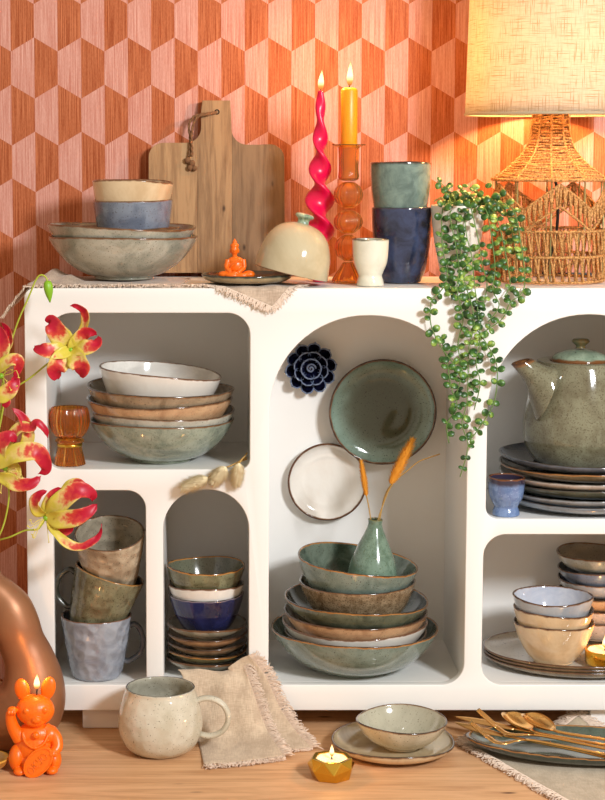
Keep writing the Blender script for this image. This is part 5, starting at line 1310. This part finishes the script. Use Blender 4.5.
lily('large flame lily with curling yellow and red petals at the left edge above the vase',
 [(-12, 588, Yv-.007), (-11.5, 552, Yv-.007), (-2, 538, c), (5, 520, c), (9, 495, c), (6, 470, c)],
 [([(-2, 466, c-.006), (10, 456, c-.016), (24, 452, c-.022), (37, 452, c-.02), (44, 461, c-.014), (46, 470, c-.008), (38, 474, c-.004)], 9.8, dict(tilt=0.2)),
  ([(-2, 476, c-.006), (9, 480, c-.016), (20, 484, c-.02), (32, 483, c-.018), (41, 476, c-.012)], 7.9, dict(tilt=-0.25)),
  ([(2, 468, c), (-2, 455, c-.008), (2, 442, c-.012), (10, 436, c-.012), (16, 442, c-.006)], 9.6, dict(tilt=0.3)),
  ([(4, 462, c+.006), (9, 441, c+.002), (20, 428, c-.002), (31, 428, c-.006), (37, 423, c-.01), (45, 430, c-.008), (48, 438, c-.002)], 6.2, dict(tilt=0.45)),
  ([(18, 455, c+.006), (27, 441, c+.004), (27, 428, c+.002), (21, 416, c), (12, 408, c-.004)], 6.5, dict(tilt=-0.3)),
  ([(8, 462, c+.008), (14, 470, c+.006), (12, 480, c+.006), (10, 492, c+.006)], 7.2, dict(tilt=0.2))], (5, 468, c), 5, -0.8, 3)
d = -0.09
lily('half hidden flame lily with crimson petals cut by the left edge below the bud',
 [(-16, 588, Yv-.003), (-16, 552, Yv-.003), (-8, 470, d), (1, 420, d), (5, 395, d), (3, 378, d)],
 [([(-3, 372, d-.004), (4, 364, d-.012), (11, 360, d-.016), (18, 361, d-.014), (18, 369, d-.008), (14, 378, d-.004)], 6.6, dict(tilt=0.3)),
  ([(-4, 400, d-.01), (4, 394, d-.014), (11, 388, d-.016), (15, 382, d-.012), (14, 376, d-.006)], 8.4, dict(tilt=-0.3)),
  ([(-4, 372, d), (-1, 357, d-.004), (2, 346, d-.006), (1, 334, d-.006), (-4, 326, d-.002)], 9.6, dict(tilt=0.2)),
  ([(0, 362, d+.006), (6, 350, d+.004), (10, 340, d+.002), (8, 330, d), (1, 322, d)], 5.0, dict(tilt=0.5)),
  ([(-4, 388, d), (3, 396, d-.004), (6, 402, d-.004), (3, 408, d)], 6.0, dict(tilt=0.2))], (1, 376, d), 4, 0.0, 4)
e_ = -0.06
o = at(-13, 588, Yv+.006); t = thing('lily_bud', 'green closed lily bud nodding on a thin curved stem before the cabinet corner', 'flower bud', o)
m = MB(); tube(m, catmull([at(*p)-o for p in [(-13, 588, Yv+.006), (-13, 552, Yv+.006), (-6, 440, e_), (6, 365, e_), (16, 327, e_), (27, 301, e_), (36, 280, e_), (41, 275, e_), (46, 277.5, e_), (47.6, 283, e_)]], 8), 0.00135, 8); m.build('stem', M['lilystem'], t)
bq = at(47.4, 281, e_)-o; bt_ = at(50, 302.5, e_)-o; m = MB(); dd = bt_-bq
for k in range(3):
    an = 2*pi*k/3; off = Vector((cos(an), sin(an), 0))*0.0016
    tube(m, [bq+dd*f+off*(1-f) for f in [i/10 for i in range(11)]], [0.0064*max(0.12, sin(pi*(0.16+0.80*(i/10)**0.75))) for i in range(11)], 14)
m.build('bud', M['bud'], t)
# ------------------------------------------------------------------ napkin draped from the arched compartment to the table
def tri(p, n=10): return catmull(p, n)
def ruled(cols, wr=0.0016, seed=1, nu=26, th=0.0012):
    """cloth through a set of columns, each a list of world points top to bottom"""
    C = [catmull(c, 10) for c in cols]; nv = len(C[0])-1; R = random.Random(seed); ph = [R.uniform(0, 6) for _ in range(4)]
    rows = [catmull([C[k][j] for k in range(len(C))], nu//(len(C)-1)) for j in range(nv+1)]; n2 = len(rows[0])-1
    def fn(u_, v_):
        p = Vector(rows[round(v_*nv)][round(u_*n2)]); w = sin(u_*8+ph[0]+3*v_)*sin(v_*6+ph[1]-2*u_)+0.5*sin(u_*15+ph[2]+v_*11)
        e = min(1, (1-v_)*5); p += Vector((0, -0.75, 0.5))*(wr*(w+1)*e); return p
    return fn, n2, nv
tbl = lambda px, py, z=0.0032: atz(px, py, z)
nk = thing('linen_napkin', 'folded sand linen napkin with frayed edges draped from the narrow arch onto the table', 'napkin', tbl(245, 745, 0.0))
o = Vector(nk.location)
main, n1, v1 = ruled([[at(178, 671, .010), at(183, 679, -.002), at(190, 712, -.018), at(198, 742, -.045), tbl(204, 765)],
                      [at(200, 670, .011), at(207, 679, -.003), at(214, 712, -.022), at(224, 740, -.05), tbl(232, 763)],
                      [at(224, 672, .010), at(230, 681, -.004), at(238, 712, -.026), at(248, 738, -.052), tbl(258, 760)],
                      [at(243, 664, .004), at(250, 683, -.008), at(260, 712, -.03), at(270, 736, -.052), tbl(284, 756)]], 0.0042, 4)
under, n2_, v2 = ruled([[at(228, 668, .008), at(235, 683, -.002), at(245, 712, -.014), at(258, 735, -.034), tbl(270, 752, 0.0012)],
                        [at(240, 659, .004), at(252, 678, -.005), at(266, 708, -.014), at(279, 732, -.034), tbl(292, 750, 0.0012)],
                        [at(249, 655, -.004), at(265, 676, -.007), at(279, 706, -.014), at(295, 731, -.034), tbl(311, 748, 0.0012)]], 0.0008, 5)
for fn, a_, b_ in ((under, n2_, v2), (main, n1, v1)):
    m = sheet(fn, a_, b_, 0.0012); m.v = [tuple(Vector(v)-o) for v in m.v]
    m.build('cloth' if fn is main else 'under_layer', M['linen2'], nk)
def fr_(fn, uv, dirv, L, n, seed, floor=None):
    edge = [fn(*uv(i/40)) for i in range(41)]; m = fringe_mesh(edge, lambda t: Vector(dirv).normalized(), L, n, seed, 0.2, 0.0007, Vector((0, -0.4, 0.9)), floor)
    m.v = [tuple(Vector(v)-o) for v in m.v]; stuffpart(m.build('fringe', M['fringe'], nk))
fr_(main, lambda t: (1, t), (1, -0.25, 0.25), 0.016, 380, 31, 0.0005)
fr_(main, lambda t: (t, 1), (0.1, -1, 0.05), 0.015, 380, 32, 0.0005)
fr_(under, lambda t: (1, t), (1, -0.15, 0.3), 0.017, 400, 33, 0.0005)
fr_(under, lambda t: (0.5+t*0.5, 1), (0.2, -1, 0.05), 0.011, 120, 34, 0.0005)
# ------------------------------------------------------------------ napkin, oval plate and cutlery on the right of the table
c = [tbl(465, 743, 0), tbl(590, 815, 0), tbl(700, 764, 0), tbl(578, 727, 0)]
n3 = thing('linen_napkin', 'sage beige linen napkin with frayed edge lying flat under the oval plate', 'napkin', tbl(580, 765, 0)); o = Vector(n3.location)
NR_ = random.Random(4)
def flat(u_, v_):
    p = (c[0]*(1-u_)+c[1]*u_)*(1-v_)+(c[3]*(1-u_)+c[2]*u_)*v_
    p = Vector(p); p.z = 0.0016+0.0008*(1+sin(u_*9+v_*5))*0.5+0.020*max(0, 1-((u_)**2+(1-v_)**2)**0.5*6)
    return p
m = sheet(flat, 40, 30, 0.0012); m.v = [tuple(Vector(v)-o) for v in m.v]; m.build('cloth', M['linen3'], n3)
for uv, dr, n, sd in ((lambda t: (t, 0), (c[0]-c[3]), 420, 41), (lambda t: (0, t), (c[3]-c[2]), 300, 42), (lambda t: (t*0.3, 1), (c[3]-c[0])+Vector((0, 0, 0.02)), 110, 43)):
    edge = [flat(*uv(i/40)) for i in range(41)]
    m = fringe_mesh(edge, lambda t: Vector(dr).normalized(), 0.020, int(n*1.6), sd, 0.1, 0.0008, floor=0.0005); m.v = [tuple(Vector(v)-o) for v in m.v]; stuffpart(m.build('fringe', M['fringe'], n3))
oc_ = tbl(577, 745, 0.018); u = 1/ppm(oc_); ZP = 0.0034
vessel('oval_plate', 'dark green oval plate with amber rim holding gold cutlery on the table', 'plate', G['server'], (oc_.x, oc_.y, ZP), bowl_pts(0.08, 0.02, 0.052, 0.7, 0.002, 0.85), 0.0034, 80, (0, 0, rad(-9)), None,
       lambda th, i, x, y, z: (x*0.172/0.08, y*0.078/0.08, z+0.0012*sin(2*th+1)*z/0.02), floor=0.005)
def strip(mb, pts, ws, th, up=Vector((0, 0, 1)), round_=True):
    """flat bar with rounded edges along a path"""
    P = [Vector(p) for p in pts]; n = len(P); S = 10; vs = []; fs = []
    for i in range(n):
        t = (P[min(i+1, n-1)]-P[max(i-1, 0)]).normalized(); sd = t.cross(up).normalized(); nn = sd.cross(t)
        for j in range(S):
            a = 2*pi*j/S; vs.append(P[i]+sd*cos(a)*ws[i]+nn*sin(a)*th)
    for i in range(n-1):
        for j in range(S): fs.append((i*S+j, i*S+(j+1) % S, (i+1)*S+(j+1) % S, (i+1)*S+j))
    fs.append(tuple(range(S-1, -1, -1))); fs.append(tuple((n-1)*S+j for j in range(S))); mb.add(vs, fs)
M['blade'] = plain('pale_gold_blade', rgb(226, 178, 116), 0.34, Metallic=1.0)
gc = 'gold cutlery on the oval plate'
def WP(path): return [atz(a, b, z) for a, b, z in path]
def along(P, n):
    """n+1 evenly spaced points of a smooth path"""
    C = catmull(P, 12); L = [0]
    for a, b in zip(C, C[1:]): L.append(L[-1]+(b-a).length)
    out = []
    for k in range(n+1):
        t = L[-1]*k/n; i = max(q for q in range(len(C)-1) if L[q] <= t+1e-9); f = (t-L[i])/max(L[i+1]-L[i], 1e-9); out.append(C[i].lerp(C[i+1], f))
    return out
def handle_bar(t, o, P, w0, w1):
    C = along(P, 24); m = MB(); strip(m, [p-o for p in C], [w0+(w1-w0)*(i/24)**1.3 for i in range(24)]+[w1*0.6], 0.0021); m.build('handle', M['gold'], t)
def fork(label, head, stem_, side):
    o = atz(*head[0]); t = thing('dinner_fork', label, 'fork', o, group=gc); s = (atz(*side[1])-atz(*side[0])).normalized()
    H = along(WP(head), 16); hp_ = H[:11]
    for k in range(4):
        m = MB(); strip(m, [p-o+s*((k-1.5)*0.0037) for p in hp_], [0.0006+0.0008*min(1, i/4) for i in range(11)], 0.0013, s.cross((H[10]-H[0]).normalized())); m.build('tine', M['gold'], t)
    m = MB(); C = H[9:]+along(WP(stem_), 24)[1:5]; n = len(C); strip(m, [p-o for p in C], [0.0064+0.0006*sin(pi*i/(n-1)) if i < n*0.55 else 0.0064-0.0040*min(1, (i/(n-1)-0.55)/0.35) for i in range(n)], 0.0013, s.cross((H[-1]-H[9]).normalized())); m.build('neck', M['gold'], t)
    handle_bar(t, o, along(WP(stem_), 24)[4:], 0.0026, 0.0046)
def spoon(label, tip, root, stem_, side):
    o = atz(*tip); t = thing('table_spoon', label, 'spoon', o, group=gc); r = atz(*root); d = (r-o); L = d.length; d = d.normalized(); s = (atz(*side[1])-atz(*side[0])); s = (s-d*s.dot(d)).normalized(); n = d.cross(s)
    if n.z < 0: n = -n
    m = MB(); NU, NV = 18, 14; vs = []; fs = []
    for i in range(NU+1):
        x = i/NU; hw = 0.0235*(sin(pi*min(1, x**0.85))**0.62)*(1-0.15*x) if 0 < x < 1 else 0.002
        for j in range(NV+1):
            q = j/NV*2-1; vs.append(d*(x*L)+s*(q*hw)+n*(0.010*(q*q*hw/0.02+(2*x-1)**2*0.8)-0.008))
    for i in range(NU):
        for j in range(NV): a = i*(NV+1)+j; fs.append((a, a+NV+1, a+NV+2, a+1))
    m.add(vs, fs); bo = m.build('spoon_bowl', M['gold'], t); sl = bo.modifiers.new('t', 'SOLIDIFY'); sl.thickness = 0.0014; sl.offset = 0
    handle_bar(t, o, [r-d*0.003]+WP(stem_), 0.0026, 0.0046)
def knife(label, pts, stem_):
    o = atz(*pts[0]); t = thing('dinner_knife', label, 'knife', o, group=gc); C = along(WP(pts), 14); m = MB()
    strip(m, [p-o for p in C], [0.0008, 0.002, 0.0031, 0.004, 0.0046, 0.005, 0.0052, 0.0053, 0.0053, 0.0052, 0.005, 0.0046, 0.004, 0.0034, 0.003], 0.0011, Vector((0, -0.75, 0.66))); m.build('blade', M['blade'], t)
    handle_bar(t, o, [C[-1]]+WP(stem_), 0.003, 0.0046)
knife('upper of the two gold knives, its blade tip reaching left over the plate rim', [(454.5, 716.5, .0285), (475, 720.5, .0285), (495, 724.5, .0285), (514, 729, .0285)], [(560, 737, .0235), (600, 746, .0225), (640, 755, .0215)])
knife('lower of the two gold knives, blade tip just above the lower fork', [(455, 722.3, .0300), (470, 727, .0295), (485, 731, .0285), (503, 735.5, .0275)], [(560, 747, .0215), (600, 756, .0205), (640, 766, .0195)])
fork('upper gold fork with tines pointing up left above the knives', [(477.5, 709.5, .0570), (487, 718, .0470), (496, 726, .0390), (504, 731.8, .0340), (510, 734, .0325)], [(510, 734, .0325), (518, 734.6, .0325), (530, 734.6, .0330), (550, 737.2, .0310), (600, 747.5, .0280), (650, 758.5, .0250)], ((475, 712, .0550), (481, 707.5, .0550)))
fork('lower gold fork lying nearest the front rim of the oval plate', [(470, 722, .0425), (478.5, 729, .0365), (487, 736, .0320), (495, 741.5, .0290), (502, 743.3, .0285)], [(502, 743.3, .0285), (508, 742.7, .0290), (516, 740.8, .0305), (530, 740.2, .0315), (560, 745.5, .0285), (605, 754.5, .0255), (650, 763, .0235)], ((468, 724, .0425), (473, 719.8, .0425)))
spoon('left gold spoon with a round bowl above the upper fork', (506, 713, .040), (531, 730, .033), [(538, 733, .034), (560, 737, .031), (605, 745, .028), (650, 753.5, .025)], ((517, 725, .036), (526, 714, .036)))
spoon('right gold spoon lying beside the other spoon bowl on the oval plate', (525, 714, .0470), (554, 730.5, .0410), [(562, 732.5, .0420), (580, 735.5, .0400), (605, 739.5, .0370), (650, 748, .0330)], ((535, 727, .0430), (546, 716, .0430)))
# ------------------------------------------------------------------ light
def area(name, loc, target, size, power, col=(1, 1, 1), sy=None):
    l = bpy.data.lights.new(name, 'AREA'); l.energy = power; l.color = col[:3]; l.size = size
    if sy: l.shape = 'RECTANGLE'; l.size_y = sy
    o = bpy.data.objects.new(name, l); COL.objects.link(o); o.location = loc
    o.rotation_euler = (Vector(target)-Vector(loc)).to_track_quat('-Z', 'Y').to_euler(); return o
bpy.context.view_layer.update()
for fo_, ld_, h in FL:                                                # each flame's light sits just over its tip
    lo_ = bpy.data.objects.new('flame_light', ld_); COL.objects.link(lo_); lo_.location = fo_.matrix_world@Vector((0, 0, h+0.005))
T = Vector((0.15, 0.1, 0.5))
az = rad(29); el = rad(24); D = 3.0
area('key_softbox', T+Vector((sin(az)*cos(el)*D, -cos(az)*cos(el)*D, sin(el)*D)), T, 0.42, 82, (0.94, 0.972, 1.0))
w = bpy.data.worlds.new('world'); scn.world = w; w.use_nodes = True
bg = w.node_tree.nodes['Background']; bg.inputs[0].default_value = (1.0, 0.81, 0.60, 1); bg.inputs[1].default_value = 0.62
scn.view_settings.view_transform = 'Standard'; scn.view_settings.look = 'None'; scn.view_settings.gamma = 1; scn.view_settings.exposure = 0.0
